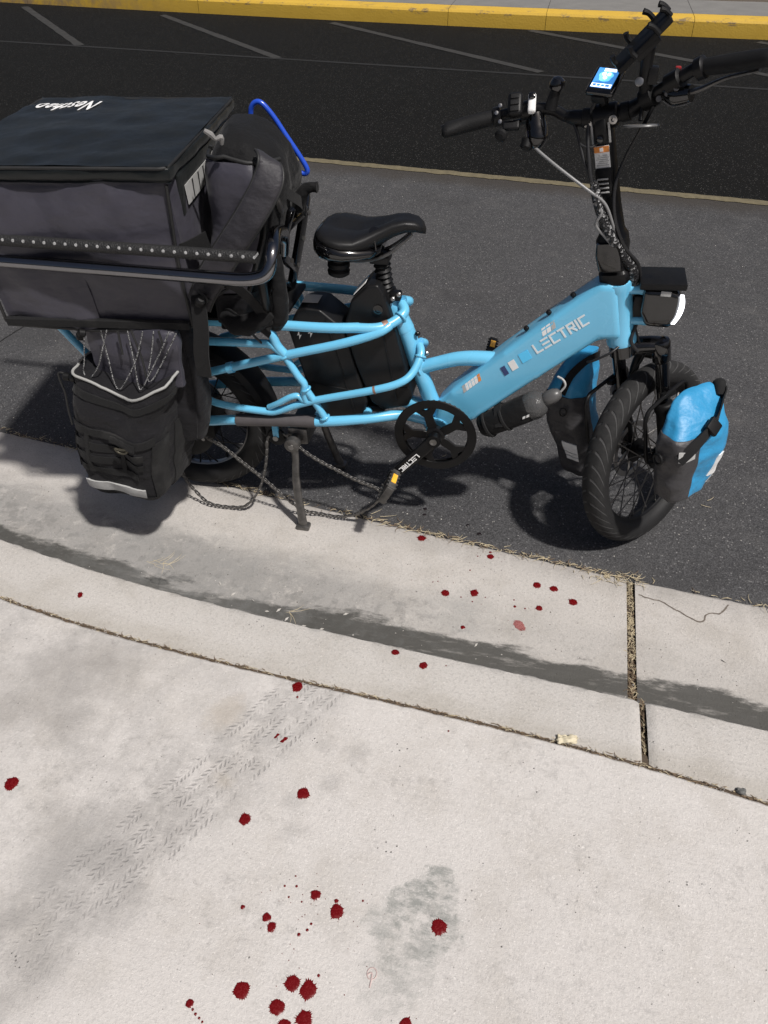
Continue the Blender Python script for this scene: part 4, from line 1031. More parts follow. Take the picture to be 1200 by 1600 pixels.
cable([(1.10, -.044, .96), (1.125, -.055, .93), (1.118, -.052, .90), (1.14, -.048, .875), (1.165, -.043, .85)], .0035, M_cgrey)
cable([(1.225, -.02, .615), (1.20, -.045, .60), (1.165, -.045, .575), (1.15, -.03, .56)], .003)
cable([(1.24, .01, .66), (1.262, .0, .61), (1.285, .03, .56), (1.27, .09, .46)], .003)
cable([(.31, -.115, .635), (.34, -.12, .60), (.36, -.115, .575)], .003)
cable([(.33, .0, .61), (.345, -.05, .60), (.375, -.06, .60), (.395, -.04, .61)], .003)

# ---- passenger rail round the rear deck: padded upper bar, bare lower bar
def m_pad():
    k = NT('rail_foam'); o = k.coord(); z = k.xyz(o)
    fx = k.math('SUBTRACT', k.math('FRACT', k.math('MULTIPLY', z[0], 40)), .5)
    fz = k.math('DIVIDE', k.math('SUBTRACT', z[2], k.math('ADD', .8905, 0)), .022)
    d = k.math('SQRT', k.math('ADD', k.math('MULTIPLY', fx, fx), k.math('MULTIPLY', fz, fz)))
    dot = k.ramp(d, .11, .17, 1, 0)
    k.base(k.mix(dot, k.mix(k.noise(o, 80, 4), (.009, .009, .0095), (.018, .018, .018)), (.30, .30, .30))); k.rough(.6)
    k.normal(k.bump(k.math('ADD', k.vor(o, 260), k.math('MULTIPLY', dot, .6)), .7, .002)); return k.m
M_pad = m_pad()
rail = tube(rounded([(-.62, -.30, .840), (.420, -.30, .836), (.468, -.296, .848), (.476, -.275, .895), (.455, -.20, .900), (.435, -.09, .86), (.42, -.07, .80)], .034, 6), .0145, 16).build('passenger_rail', M_chr, bike, 60)
tube([(-.62, -.298, .885), (.448, -.298, .886)], .0125, 18).build('padded_bar', M_pad, rail, 60)
tube(rounded([(-.62, .27, .842), (.34, .27, .838), (.385, .25, .832), (.405, .12, .78), (.37, .09, .63)], .035, 6), .0125, 14).build('passenger_rail', M_gloss, bike, 60)
tube(cat([(.445, -.28, .83), (.43, -.24, .76), (.40, -.16, .68), (.385, -.11, .635)], 5), .010, 10).build('rail_upright', M_black, rail, 60)
# front panel of the passenger seat (cut-out black plates with bolts)
lat = MB()
def up_bar(a, b, w1, th=.014): lat.merge(rbox(((Vector(a)+Vector(b))/2), ((Vector(b)-Vector(a)).length+w1*.6, w1, th), .005, 2, frame_rot(Vector(b)-Vector(a), z=(1, -.25, .2))))
A_, B_, C_, D_ = (.427, -.065, .852), (.436, .065, .850), (.352, -.060, .625), (.372, .065, .615)
up_bar(A_, C_, .026); up_bar(B_, D_, .026); up_bar(A_, B_, .022); up_bar(C_, D_, .022); up_bar((.415, -.055, .78), (.395, .065, .70), .022); up_bar((.390, -.055, .72), (.380, .065, .655), .018)
up_bar((.452, -.075, .90), (.430, -.065, .845), .02)
bk = lat.build('seat_panel', M_gloss, bike, 45)
for q in ((.428, -.072, .846), (.447, .06, .846), (.405, .066, .71), (.425, .066, .78), (.385, -.066, .70), (.412, .0, .75)):
    lathe([(.0045, 0), (.006, .001), (.006, .004)], q, (1, -.4, .2), 10).build('bolt', M_steel, bk)
rbox((.10, 0, .637), (.62, .24, .012), .005).build('deck', M_plast, bike)

# ================================================================== luggage
M_box = fabric('box_nylon', (.042, .040, .053), .44, 1100, .2, .45, 10, .65, .04)
M_lid = fabric('lid_vinyl', (.0055, .0072, .0075), .38, 1200, .12, .35, 9, .45, .02)
M_dark = fabric('dark_cordura', (.0045, .0045, .005), .75, 700, .45, .2, 24, .6, .012)
M_pan = fabric('pannier_cordura', (.0085, .0082, .0100), .68, 700, .5, .25, 18, .8, .03)
M_web = fabric('webbing', (.007, .007, .0074), .8, 420, .8, .3, 30, .1, .12)
M_strap = fabric('strap_nylon', (.024, .0225, .027), .55, 800, .4, .4, 20, .6, .05)
M_pipe = simple('piping', (.012, .012, .012), .6, var=.3)
M_refl = simple('reflective_strip', (.46, .46, .45), .45, .15, var=.12, nscale=60, bump=.2, bscale=300, dust=.25)
M_tarpb = fabric('blue_tarpaulin', (.028, .26, .50), .42, 1400, .2, .5, 17, .55, .10)
M_tarpg = fabric('grey_tarpaulin', (.040, .0385, .041), .5, 1300, .25, .45, 20, .6, .10)
M_spg = simple('tie_grey', (.20, .195, .19), .8, var=.3)
M_cord = simple('cord_black', (.015, .015, .015), .6, var=.3)

def quadring(c4, rnd, n=64):
    """closed smooth outline through four (x, y) corners with rounding 0..1"""
    C = [Vector((*p, 0)) for p in c4]; pts = []
    m = n//4
    for i in range(4):
        a, b, c = C[i-1], C[i], C[(i+1) % 4]
        p = b.lerp(a, rnd); q = b.lerp(c, rnd)
        for j in range(m//2): 
            t = j/(m//2); pts.append((1-t)**2*p+2*t*(1-t)*b+t*t*q)
        nb = c.lerp(b, rnd)
        for j in range(m-m//2):
            t = j/(m-m//2); pts.append(q.lerp(nb, t))
    return pts
class Loft:
    """bag body from corner rings at heights, with cloth wrinkles"""
    def __init__(s, levels, rnd=.28, rows=26, n=64, wr=.006, freq=16, seed=0, zoff=None):
        s.n = n; Z = [l[0] for l in levels]; s.rings = []; s.cen = []
        for r in range(rows+1):
            t = r/rows; z = Z[0]+(Z[-1]-Z[0])*t
            c4 = []
            for k in range(4):
                c4.append((float(np.interp(z, Z, [l[1][k][0] for l in levels])), float(np.interp(z, Z, [l[1][k][1] for l in levels]))))
            ring = quadring(c4, rnd, n); cen = sum(ring, Vector())/n; out = []
            for p in ring:
                d = (p-cen).normalized(); q = Vector((p.x, p.y, z))
                f = Vector((q.x*freq+seed, q.y*freq, q.z*freq*.75))
                a = mnoise.fractal(f, 1.0, 2.0, 3)*wr + (abs(mnoise.noise(f*.55+Vector((5, 2, seed))))-.25)*wr*1.8
                q = q+d*a
                if zoff: q.z += zoff(p, t)
                out.append(q)
            s.rings.append(out); s.cen.append(Vector((cen.x, cen.y, z)))
    def body(s): return sweep(s.rings)
    def patch(s, i0, i1, t0, t1, off, th=.0015):
        """shell over part of the surface: ring indices i0..i1, rows t0..t1"""
        R_ = len(s.rings)-1; rows = [t0*R_+(t1-t0)*R_*k/ max(1, round((t1-t0)*R_)) for k in range(max(1, round((t1-t0)*R_))+1)]
        idx = list(range(i0, i1+1)); P = []; 
        for r in rows:
            a = int(min(R_-1, math.floor(r))); f = r-a
            row = []
            for i in idx:
                q = s.rings[a][i % s.n].lerp(s.rings[a+1][i % s.n], f); c = s.cen[a].lerp(s.cen[a+1], f); d = q-c; d.z = 0
                row.append((q+d.normalized()*off, q+d.normalized()*(off-th-.004)))
            P.append(row)
        m = MB(); W = len(idx); vs = [p[0] for r in P for p in r]+[p[1] for r in P for p in r]; N = len(P)*W; fs = []
        for r in range(len(P)-1):
            for c in range(W-1):
                a, b, d, e = r*W+c, r*W+c+1, (r+1)*W+c+1, (r+1)*W+c
                fs += [(a, b, d, e), (N+e, N+d, N+b, N+a)]
        for r in range(len(P)-1):
            for c in (0, W-1):
                a, b = r*W+c, (r+1)*W+c; fs.append((a, b, N+b, N+a))
        for c in range(W-1):
            for r in (0, len(P)-1):
                a, b = r*W+c, r*W+c+1; fs.append((a, b, N+b, N+a))
        m.add(vs, fs); return m
    def strap(s, path, width, k=5, thick=.003):
        P = cat([s.at(*q) for q in path], k); N_ = cat([(s.at(q[0], q[1], q[2]+.02)-s.at(*q)) for q in path], k); side = []
        for i, p in enumerate(P):
            t = (P[min(i+1, len(P)-1)]-P[max(i-1, 0)]).normalized(); side.append(t.cross(N_[i]).normalized())
        return ribbon(P, width, thick, side)
    def at(s, i, t, off=0):
        R_ = len(s.rings)-1; r = t*R_; a = int(min(R_-1, math.floor(r))); f = r-a
        q = s.rings[a][i % s.n].lerp(s.rings[a+1][i % s.n], f); c = s.cen[a].lerp(s.cen[a+1], f); d = q-c; d.z = 0
        return q+d.normalized()*off

# ---- delivery box on the rear deck
RB = Matrix.Translation((-.020, -.008, .853)) @ Matrix.Rotation(R(7), 4, 'Z')
HX, HY, HZ = .243, .262, .178
dbox = thing('delivery_box', (-.02, -.008, .645), 'large black insulated delivery box strapped on the rear deck of the bicycle', 'delivery box')
def tp(q):
    # slightly slumped: narrower foot on the left, sagging belly
    k = (q.z+HZ)/(2*HZ)
    return Vector((q.x-(.0+.012*(1-k))*(1 if q.x > 0 else -1)+.010*(1-k), q.y, q.z-.006*math.cos(q.x*5)*(q.y < 0)))
softbox((HX, HY, HZ-.012), .020, 34, .0095, 7, .012, 3, tp).xf(RB).build('body', M_box, dbox, 60)
lid = softbox((HX+.008, HY+.008, .017), .012, 34, .0045, 10, .006, 8).xf(RB @ Matrix.Translation((0, 0, HZ-.008))).build('lid', M_lid, dbox, 60)
def bpipe(pts, r=.0038, name='piping'): return tube([RB @ Vector(p) for p in pts], r, 8).build(name, M_pipe, dbox, 60)
e = .006
bpipe(rounded([(-HX-.008, -HY-.010, HZ+.004), (HX+.006, -HY-.010, HZ+.004), (HX+.010, HY, HZ+.005), (-HX-.006, HY, HZ+.005), (-HX-.008, -HY-.010, HZ+.004)], .02))
bpipe(rounded([(HX-.004, -HY-.003, HZ-.03), (HX-.012, -HY-.006, 0), (HX-.010, -HY-.004, -HZ+.012)], .03))
bpipe(rounded([(-HX+.016, -HY-.005, HZ-.03), (-HX+.026, -HY-.005, -HZ+.012)], .03))
bpipe(rounded([(-HX+.03, -HY-.001, -HZ+.004), (0, -HY-.004, -HZ-.006), (HX-.012, -HY-.001, -HZ+.006), (HX-.010, HY, -HZ+.004)], .02), .0055)
# near face lower hem band
hm = []
for i in range(17):
    x = -HX+.03+(2*HX-.045)*i/16; hm.append([RB @ Vector(p) for p in ((x, -HY-.012, -HZ+.004), (x, -HY-.014, -HZ+.022), (x, -HY-.003, -HZ+.024), (x, -HY-.002, -HZ+.002))])
sweep(hm).build('hem', M_web, dbox, 40)
# clear label window on the right face, and the pocket flap round it
def bsheet(pts, nrm, th, name, mt, par=None): return quad_sheet([RB @ Vector(p) for p in pts], RB.to_3x3() @ Vector(nrm), th).build(name, mt, par or dbox, 0)
X1 = HX+.013
pk = rbox((0, 0, 0), (.012, .36, .085), .005).xf(RB @ Matrix.Translation((HX+.004, -.045, .112)) @ Matrix.Rotation(R(3), 4, 'Y')).build('pocket', M_lid, dbox)
bsheet([(X1+.001, -.205, .088), (X1+.001, -.035, .088), (X1-.001, -.035, .128), (X1-.001, -.205, .128)], (1, 0, .05), .0015, 'label_window', M_refl, pk)
bsheet([(X1+.001, -.018, .090), (X1+.001, .05, .090), (X1-.001, .05, .132), (X1-.001, -.018, .132)], (1, 0, .05), .0015, 'label_window', M_grey, pk)
for y in (-.165, -.12, -.08): bsheet([(X1+.003, y, .090), (X1+.003, y+.003, .090), (X1+.001, y+.012, .126), (X1+.001, y+.006, .126)], (1, 0, .05), .001, 'crease', M_pipe, pk)
for y in (-.18, -.02):
    tube([RB @ Vector((HX+.004, y, .06)), RB @ Vector((HX-.006, y+.03, -.15))], .004, 8).build('seam', M_pipe, dbox)
# printed name on the lid, upside down as seen from the camera
fc = bpy.data.curves.new('lettering', 'FONT'); fc.body = 'Nesthao'; fc.size = .058; fc.shear = .35; fc.extrude = .0004; fc.offset = .0009; fc.space_character = 1.12
fo = bpy.data.objects.new('lettering_curve', fc); COL.objects.link(fo)
bpy.context.view_layer.update()
tm = bpy.data.meshes.new_from_object(fo.evaluated_get(bpy.context.evaluated_depsgraph_get()))
bpy.data.objects.remove(fo)
RT = Matrix.Translation((-.100, .178, 1.043)) @ Matrix.Rotation(R(187), 4, 'Z')
tb = MB(); wx = max(v.co.x for v in tm.vertices); ss = .158/wx
tb.add([RT @ Vector((v.co.x*ss, v.co.y*1.75, v.co.z)) for v in tm.vertices], [tuple(p.vertices) for p in tm.polygons])
# drape the print on the lid
lm = [v.co.z+OFF['lid'].z for v in lid.data.vertices]
from mathutils.bvhtree import BVHTree
LO = OFF[lid.name]
bv = BVHTree.FromPolygons([tuple(v.co+LO) for v in lid.data.vertices], [tuple(p.vertices) for p in lid.data.polygons])
def drape(p):
    h = bv.ray_cast(Vector((p.x, p.y, 1.3)), Vector((0, 0, -1)))
    return Vector((p.x, p.y, (h[0].z if h[0] else 1.04)+.0012+(.0004 if p.z > 1.043 else 0)))
tb.fn(drape).build('lettering', M_white, lid, 0)
# strap round the box, hanging end on the near side
ribbon(cat([(.286, -.262, .775), (.292, -.285, .765), (.288, -.292, .70), (.276, -.290, .64), (.270, -.285, .578)], 6), .036, .0035, (1, 0, .1)).build('strap', M_web, dbox, 40)
ribbon(cat([(.286, -.262, .775), (.30, -.22, .765), (.33, -.15, .74), (.36, -.10, .70)], 6), .030, .0035, (.2, .3, 1)).build('strap', M_web, dbox, 40)
tube(cat([(.29, -.27, .79), (.31, -.28, .775), (.305, -.27, .765), (.325, -.24, .77), (.355, -.22, .785), (.38, -.2, .79)], 6), .0035, 8).build('cord', M_cord, dbox)
lathe([(.006, 0), (.011, .003), (.011, .02), (.007, .024)], (.293, -.285, .765), (.5, -.4, .7), 14).build('cord_lock', M_plast, dbox)

# ---- rucksack squeezed between box and seat
rs = thing('rucksack', (.34, -.02, .645), 'black rucksack with padded shoulder strap wedged upright between delivery box and saddle', 'backpack')
lev = [(.648, ((.270, -.185), (.352, -.170), (.345, .10), (.262, .10))), (.72, ((.275, -.192), (.375, -.178), (.368, .11), (.255, .11))), (.80, ((.282, -.192), (.408, -.172), (.398, .11), (.25, .11))),
       (.87, ((.290, -.188), (.440, -.165), (.428, .11), (.25, .11))), (.95, ((.298, -.182), (.456, -.155), (.440, .11), (.25, .11))),
       (1.01, ((.308, -.175), (.440, -.142), (.42, .10), (.255, .10))), (1.040, ((.320, -.165), (.418, -.13), (.395, .08), (.265, .08))), (1.062, ((.332, -.14), (.385, -.12), (.37, .05), (.285, .05))), (1.068, ((.34, -.12), (.37, -.11), (.36, .03), (.30, .03)))]
L_rs = Loft(lev, .30, 34, 64, .011, 11, 2)
L_rs.body().build('body', M_dark, rs, 60)
# front panel of the rucksack, paler cloth that catches the light
L_rs.patch(0, 17, .24, .90, .010).build('back_panel', M_box, rs, 60)
L_rs.patch(-4, 20, .05, .23, .012).build('lower_pocket', M_pan, rs, 60)
# zip round the shoulder
zp = [L_rs.at(i, .925-.003*abs(i-8), .009) for i in range(-3, 24)]
tube(zp, .0045, 8).build('zip', M_pipe, rs, 60)
tube([L_rs.at(18, t, .009) for t in np.linspace(.22, .92, 14)], .004, 8).build('zip', M_pipe, rs, 60)
tube([L_rs.at(-1, t, .009) for t in np.linspace(.1, .92, 14)], .004, 8).build('piping', M_pipe, rs, 60)
# padded shoulder strap running down to the near rail
sp_ = cat([(.425, -.150, 1.045), (.452, -.178, 1.032), (.452, -.200, 1.000), (.418, -.222, .945), (.372, -.235, .885), (.325, -.245, .825), (.292, -.252, .775), (.275, -.25, .745)], 6)
nS = len(sp_); rg = []
for i, p in enumerate(sp_):
    t = (sp_[min(i+1, nS-1)]-sp_[max(i-1, 0)]).normalized(); sd = Vector((.72, -.10, -.45)); sd = (sd-t*sd.dot(t)).normalized(); nn = t.cross(sd)
    f = i/(nS-1); w_ = .030*min(1, .45+2.2*f)*(1 if f < .8 else .92); th = .009*min(1, .5+2*f)
    rg.append([p+sd*w_*math.copysign(abs(math.cos(a))**.6, math.cos(a))+nn*th*math.copysign(abs(math.sin(a))**.8, math.sin(a))*(1+.25*mnoise.noise(p*30)) for a in [2*math.pi*j/20 for j in range(20)]])
ss_ = sweep(rg).build('shoulder_strap', M_strap, rs, 60)
for s in (-1, 1):
    tube([sum((Vector(q) for q in (r[0 if s > 0 else 10],)), Vector()) for r in rg], .0032, 8).build('piping', M_pipe, ss_, 60)
ribbon(cat([(.300, -.250, .79), (.33, -.245, .80), (.365, -.235, .785), (.40, -.225, .74), (.415, -.21, .69), (.40, -.20, .655)], 6), .026, .003, (.3, -.2, .9)).build('strap', M_web, rs, 40)
ribbon(cat([(.435, -.14, .99), (.452, -.10, .95), (.458, -.02, .90), (.452, .03, .86)], 6), .022, .003, (.1, .4, .9)).build('strap', M_web, rs, 40)
ribbon(cat([(.30, -.20, .875), (.27, -.235, .865), (.258, -.24, .86)], 4), .040, .003, (.1, 0, 1)).build('strap', M_web, rs, 40)
rbox((.448, -.135, .935), (.012, .008, .045), .003, rot=Matrix.Rotation(.5, 3, 'X')).build('buckle', M_steel, rs)
# cloth tie at the top corner and rolled rain cover at the foot
tube(cat([(.335, -.205, 1.098), (.345, -.20, 1.09), (.352, -.195, 1.08), (.362, -.19, 1.082), (.360, -.187, 1.068)], 5), [.004, .006, .004, .006, .004], 8).build('tie', M_spg, rs)
tube(cat([(.31, -.205, .70), (.35, -.225, .688), (.39, -.215, .695), (.42, -.20, .715)], 6), [.015, .026, .024, .018], 14).fn(lambda p: p+Vector((.5, .6, 1))*.006*mnoise.noise(p*45)).build('rain_cover', M_dark, rs, 60)
tube(cat([(.415, -.17, .665), (.44, -.19, .70), (.445, -.185, .77), (.44, -.17, .84)], 6), [.016, .02, .016, .012], 14).fn(lambda p: p+Vector((.5, .6, 1))*.006*mnoise.noise(p*40)).build('side_pouch', M_dark, rs, 60)
tube(cat([(.440, .0, .880), (.455, -.005, .91), (.472, -.005, .928), (.496, -.005, .930)], 6), [.020, .016, .012, .011], 12).fn(lambda p: p+Vector((.5, .6, 1))*.003*mnoise.noise(p*90)).build('handle', M_dark, rs, 60)

# ---- blue drinking tube arching out of the rucksack
M_hose = simple('blue_hose', (.018, .075, .52), .25, var=.12, nscale=20, coat=.3)
ht = tube(cat([(.303, .118, 1.010), (.306, .12, 1.036), (.311, .12, 1.058), (.322, .12, 1.070), (.338, .12, 1.069), (.362, .12, 1.043), (.388, .12, 1.003), (.415, .12, .962), (.432, .12, .933), (.433, .12, .921), (.424, .12, .917), (.405, .118, .925)], 7), .0062, 12).build('drinking_tube', M_hose, None, 60)
tag(ht, 'blue rubber drinking tube looping out of the top of the rucksack', 'hose')

# ---- rear pannier, near side
pn = thing('rear_pannier', (.06, -.2, .20), 'black cordura pannier with bungee laces and reflective strip hanging below the delivery box', 'pannier')
# corners: outer-left, outer-right, inner-right, inner-left
lev = [(.195, ((-.118, -.312), (.070, -.318), (.100, -.175), (-.085, -.165))), (.215, ((-.138, -.325), (.090, -.332), (.125, -.160), (-.10, -.150))), (.30, ((-.128, -.335), (.105, -.345), (.150, -.150), (-.10, -.142))),
       (.38, ((-.112, -.338), (.122, -.350), (.172, -.142), (-.085, -.138))), (.46, ((-.095, -.335), (.140, -.348), (.192, -.138), (-.07, -.135))), (.54, ((-.072, -.318), (.168, -.330), (.212, -.132), (-.05, -.13)))]
def rimz(p, t):
    k = t**2.2
    return k*(.024-.040*math.exp(-((p.x-.075)/.075)**2)+ (.9*max(0, p.x-.17)) + .10*max(0, -.02-p.x))
L_p = Loft(lev, .20, 40, 96, .0085, 15, 5, rimz)
# a sagging fold down the middle of the outer face
for r, ring in enumerate(L_p.rings):
    t = r/40
    for i, q in enumerate(ring):
        if q.y < -.25:
            f = math.exp(-((q.x-(.055+.05*t))/.035)**2); q.y -= .016*f*(.4+.6*math.sin(t*math.pi)); 
            g = math.exp(-((q.x-(-.02+.10*(1-t)))/.022)**2)*math.exp(-((t-.35)/.25)**2); q.y += .005*g
L_p.body().build('pocket', M_pan, pn, 60)
softbox((.128, .045, .175), .03, 20, .008, 12, .01, 6).fn(lambda p: p+Vector((.082-.35*max(0, -p.z)*.3, -.195-.05*max(0, .05-p.z)*0, .505))).build('body', M_pan, pn, 60)
softbox((.118, .014, .075), .012, 16, .012, 14, .004, 9).fn(lambda p: p+Vector((.085, -.255+.05*(p.z), .600))).build('stuffing', M_box, pn, 60)
n96 = 96
# ring index: corner 0 (outer-left) at 0..12, outer face 12..24+, corner 1 ...
outer = list(range(2, 36))
rim = [L_p.at(i, 1.0, .002) for i in range(-12, 48)]
tube(rim, .0036, 8).build('rim_piping', simple('grey_piping', (.30, .30, .29), .55, var=.1), pn, 60)
def band(t0, t1, i0=-6, i1=27, off=.004): return L_p.patch(i0, i1, t0, t1, off).build('webbing_band', M_web, pn, 50)
band(.875, .925, -8, 44, .004)
band(.60, .66, -7, 31, .006); band(.47, .535); band(.36, .425); band(.25, .31, -6, 24)
L_p.patch(-7, 8, .055, .125, .006).build('reflective_strip', M_refl, pn, 50); L_p.patch(8, 26, .055, .14, .006).build('reflective_strip', M_refl, pn, 50)
L_p.patch(-10, 34, .0, .05, .005).build('base_trim', M_dark, pn, 50)
L_p.patch(30, 38, .02, .60, .005).build('side_webbing', M_web, pn, 50); L_p.patch(40, 43, .02, .64, .004).build('side_webbing', M_web, pn, 50)
for i0, i1, a, b in ((3, 4, .25, .66), (12, 13, .25, .66), (20, 21, .3, .66)): L_p.patch(i0, i1, a, b, .0065).build('bar_tack', M_web, pn, 50)
dc = L_p.at(21, .585, .010)
dr = tube([dc+Vector((.017*math.cos(a), -.003, -.014*math.sin(a) if math.sin(a) > 0 else .003*math.sin(a))) for a in [2*math.pi*j/24 for j in range(24)]], .0032, 8, True).build('d_ring', simple('ring_brass', (.075, .068, .05), .4, .5, var=.3), pn, 60)
L_p.patch(18, 24, .585, .645, .0095).build('ring_tab', M_web, pn, 50)
# bungee laces over the open top
M_bun = None
def m_bungee():
    k = NT('bungee_cord'); o = k.coord(); v_ = k.vor(o, 700, out=1)
    k.base(k.mix(k.ramp(k.xyz(v_)[0], .55, .62), (.016, .016, .017), (.30, .30, .30))); k.rough(.7); return k.m
M_bun = m_bungee()
vz = -.292
for pts in ([(-.010, vz, .672), (-.030, vz-.004, .60), (-.040, vz-.008, .565), (-.026, vz-.012, .553), (.004, vz-.008, .585), (.030, vz-.002, .640), (.048, vz+.004, .680)],
            [(.030, vz+.006, .676), (.034, vz-.002, .60), (.038, vz-.012, .55), (.052, vz-.02, .535), (.075, vz-.016, .56), (.110, vz-.006, .615), (.140, vz+.004, .685)],
            [(.100, vz+.006, .682), (.102, vz-.004, .61), (.104, vz-.016, .55), (.115, vz-.022, .545), (.145, vz-.014, .59), (.180, vz-.004, .645), (.205, vz+.006, .690)],
            [(.165, vz+.008, .686), (.150, vz, .63), (.134, vz-.014, .575), (.146, vz-.02, .570), (.185, vz-.010, .625), (.225, vz, .690)]):
    tube(cat(pts, 6), .0017, 8).build('bungee_lace', M_bun, pn, 60)
for pts in ([(.075, vz+.006, .680), (.073, vz+.002, .62)], [(.108, vz+.008, .683), (.122, vz, .62), (.126, vz-.008, .57)], [(.178, vz+.008, .688), (.182, vz+.006, .65)]):
    tube(cat(pts, 4), .0026, 8).build('shadow_lace', M_cord, pn, 60)
for q in ((-.012, -.285, .665), (-.020, -.283, .655)): lathe([(.006, 0), (.010, .003), (.010, .015), (.006, .018)], q, (-.6, -.5, .3), 12).build('cord_lock', M_plast, pn)
tg = lathe([(.006, 0), (.010, .003), (.011, .016), (.006, .020)], (-.080, -.300, .548), (-1, -.1, .1), 14).merge(lathe([(.008, 0), (.010, .002), (.010, .012), (.008, .014)], (-.066, -.302, .550), (-1, 0, -.4), 12)).build('toggle', M_plast, pn)
tube(cat([(-.080, -.298, .550), (-.108, -.30, .558), (-.114, -.30, .540), (-.112, -.30, .50), (-.118, -.302, .45), (-.120, -.304, .405)], 6), .0025, 8).build('draw_cord', M_cord, tg)
for x in (-.02, .20): rbox((x, -.128, .62), (.03, .016, .06), .004).build('hook', M_plast, pn)

# ---- front panniers on the low rack
def front_bag(levels, label, panel, seed, near):
    cx = sum(p[0] for p in levels[1][1])/4; cy = sum(p[1] for p in levels[1][1])/4
    t = thing('front_pannier', (cx, cy, levels[0][0]), label, 'pannier', 'small roll top bags on the front rack')
    L = Loft(levels, .34, 40, 64, .0105, 13, seed)
    L.body().build('body', M_tarpb, t, 60)
    return t, L
# corners: IB, OB, OF, IF
nb, Ln = front_bag([(.262, ((1.378, -.132), (1.402, -.162), (1.458, -.105), (1.422, -.060))), (.282, ((1.356, -.142), (1.402, -.185), (1.492, -.095), (1.430, -.030))), (.33, ((1.338, -.150), (1.396, -.200), (1.514, -.082), (1.438, -.005))), (.40, ((1.326, -.152), (1.390, -.207), (1.520, -.078), (1.440, 0))), (.455, ((1.322, -.148), (1.382, -.198), (1.512, -.070), (1.440, 0))),
     (.492, ((1.332, -.125), (1.376, -.160), (1.497, -.055), (1.440, 0))), (.516, ((1.352, -.095), (1.374, -.115), (1.474, -.040), (1.444, -.010))), (.532, ((1.372, -.075), (1.387, -.085), (1.454, -.03), (1.440, -.016)))],
    'blue roll top bag with grey side panel on the near side of the front wheel', None, 4, True)
Ln.patch(-7, 24, .0, .74, .003).build('side_panel', M_tarpg, nb, 60)
ringc = Ln.at(8, .52, .010)
d_ = (Ln.at(8, .56, .02)-Ln.at(8, .56, 0)).normalized()
tube([ringc+Vector((d_.y, -d_.x, 0))*.0125*math.cos(a)+Vector((0, 0, .0125*math.sin(a))) for a in [2*math.pi*j/24 for j in range(24)]], .0034, 8, True).build('port_ring', M_plast, nb, 60)
# compression strap and buckle over the top corner
Ln.strap([(19, .58, .006), (22, .68, .010), (25, .77, .013), (29, .85, .015), (34, .915, .016), (38, .94, .016), (43, .92, .014), (46, .84, .010)], .027).build('strap', M_web, nb, 40)
bc = Ln.at(27, .82, .018); bd = (Ln.at(30, .87, .018)-Ln.at(24, .76, .018))
rbox(bc, (.036, .034, .012), .004, 2, frame_rot(bd, z=(.3, -.9, .4))).build('buckle', M_plast, nb)
Ln.patch(19, 23, .56, .66, .006).build('strap_tab', M_refl, nb, 50)
tube(cat([Ln.at(36, .93, .004), Ln.at(40, .97, .010)+Vector((0, 0, .008)), Ln.at(44, .96, .012), Ln.at(47, .86, .012)], 5), [.010, .015, .015, .010], 12, flat=.8).build('roll_top', M_web, nb, 60)
for k in range(8): pass
Ln.patch(33, 35, .22, .46, .003).build('reflective_strip', M_white, nb, 50)
Ln.patch(36, 37, .10, .24, .003).build('seam_tape', M_refl, nb, 50)
quad_sheet([Ln.at(-8, .36, .004), Ln.at(-4, .34, .004), Ln.at(-2, .18, .004), Ln.at(-7, .26, .004)], (-.5, -.8, .2), .001).build('reflective_patch', M_white, nb, 0)
lathe([(.007, 0), (.010, .003), (.010, .012), (.006, .014)], Ln.at(0, .84, .0), (-.6, -.6, .4), 12).build('rivet', M_plast, nb)
fbg, Lf = front_bag([(.112, ((1.200, .100), (1.140, .122), (1.165, .185), (1.225, .165))), (.13, ((1.205, .088), (1.128, .118), (1.160, .20), (1.238, .175))), (.25, ((1.178, .082), (1.086, .112), (1.130, .218), (1.232, .185))), (.34, ((1.155, .074), (1.056, .106), (1.102, .220), (1.215, .185))),
     (.40, ((1.150, .088), (1.066, .112), (1.110, .218), (1.208, .185))), (.45, ((1.158, .112), (1.085, .130), (1.118, .205), (1.198, .185))), (.49, ((1.168, .138), (1.105, .150), (1.125, .19), (1.190, .18)))],
    'blue roll top bag with pale square patch, on the far side of the front wheel', None, 9, False)
Lf.patch(-3, 22, .0, .70, .003).build('side_panel', M_tarpg, fbg, 60)
def ffp(a, b, t0, t1, off=.006): return Lf.patch(a, b, t0, t1, off)
for t0, t1 in ((.15, .185), (.192, .227), (.234, .32)): ffp(6, 14, t0, t1).build('reflective_patch', M_white, fbg, 50)
rc = Lf.at(9, .60, .007)
tube([rc+Vector((.009*math.cos(a), -.002, .013*math.sin(a))) for a in [2*math.pi*j/20 for j in range(20)]], .0018, 6, True).build('loop', M_pipe, fbg, 60)
Lf.strap([(12, .72, .004), (10, .85, .006), (6, .95, .010), (-4, .98, .012)], .02).build('strap', M_web, fbg, 40)

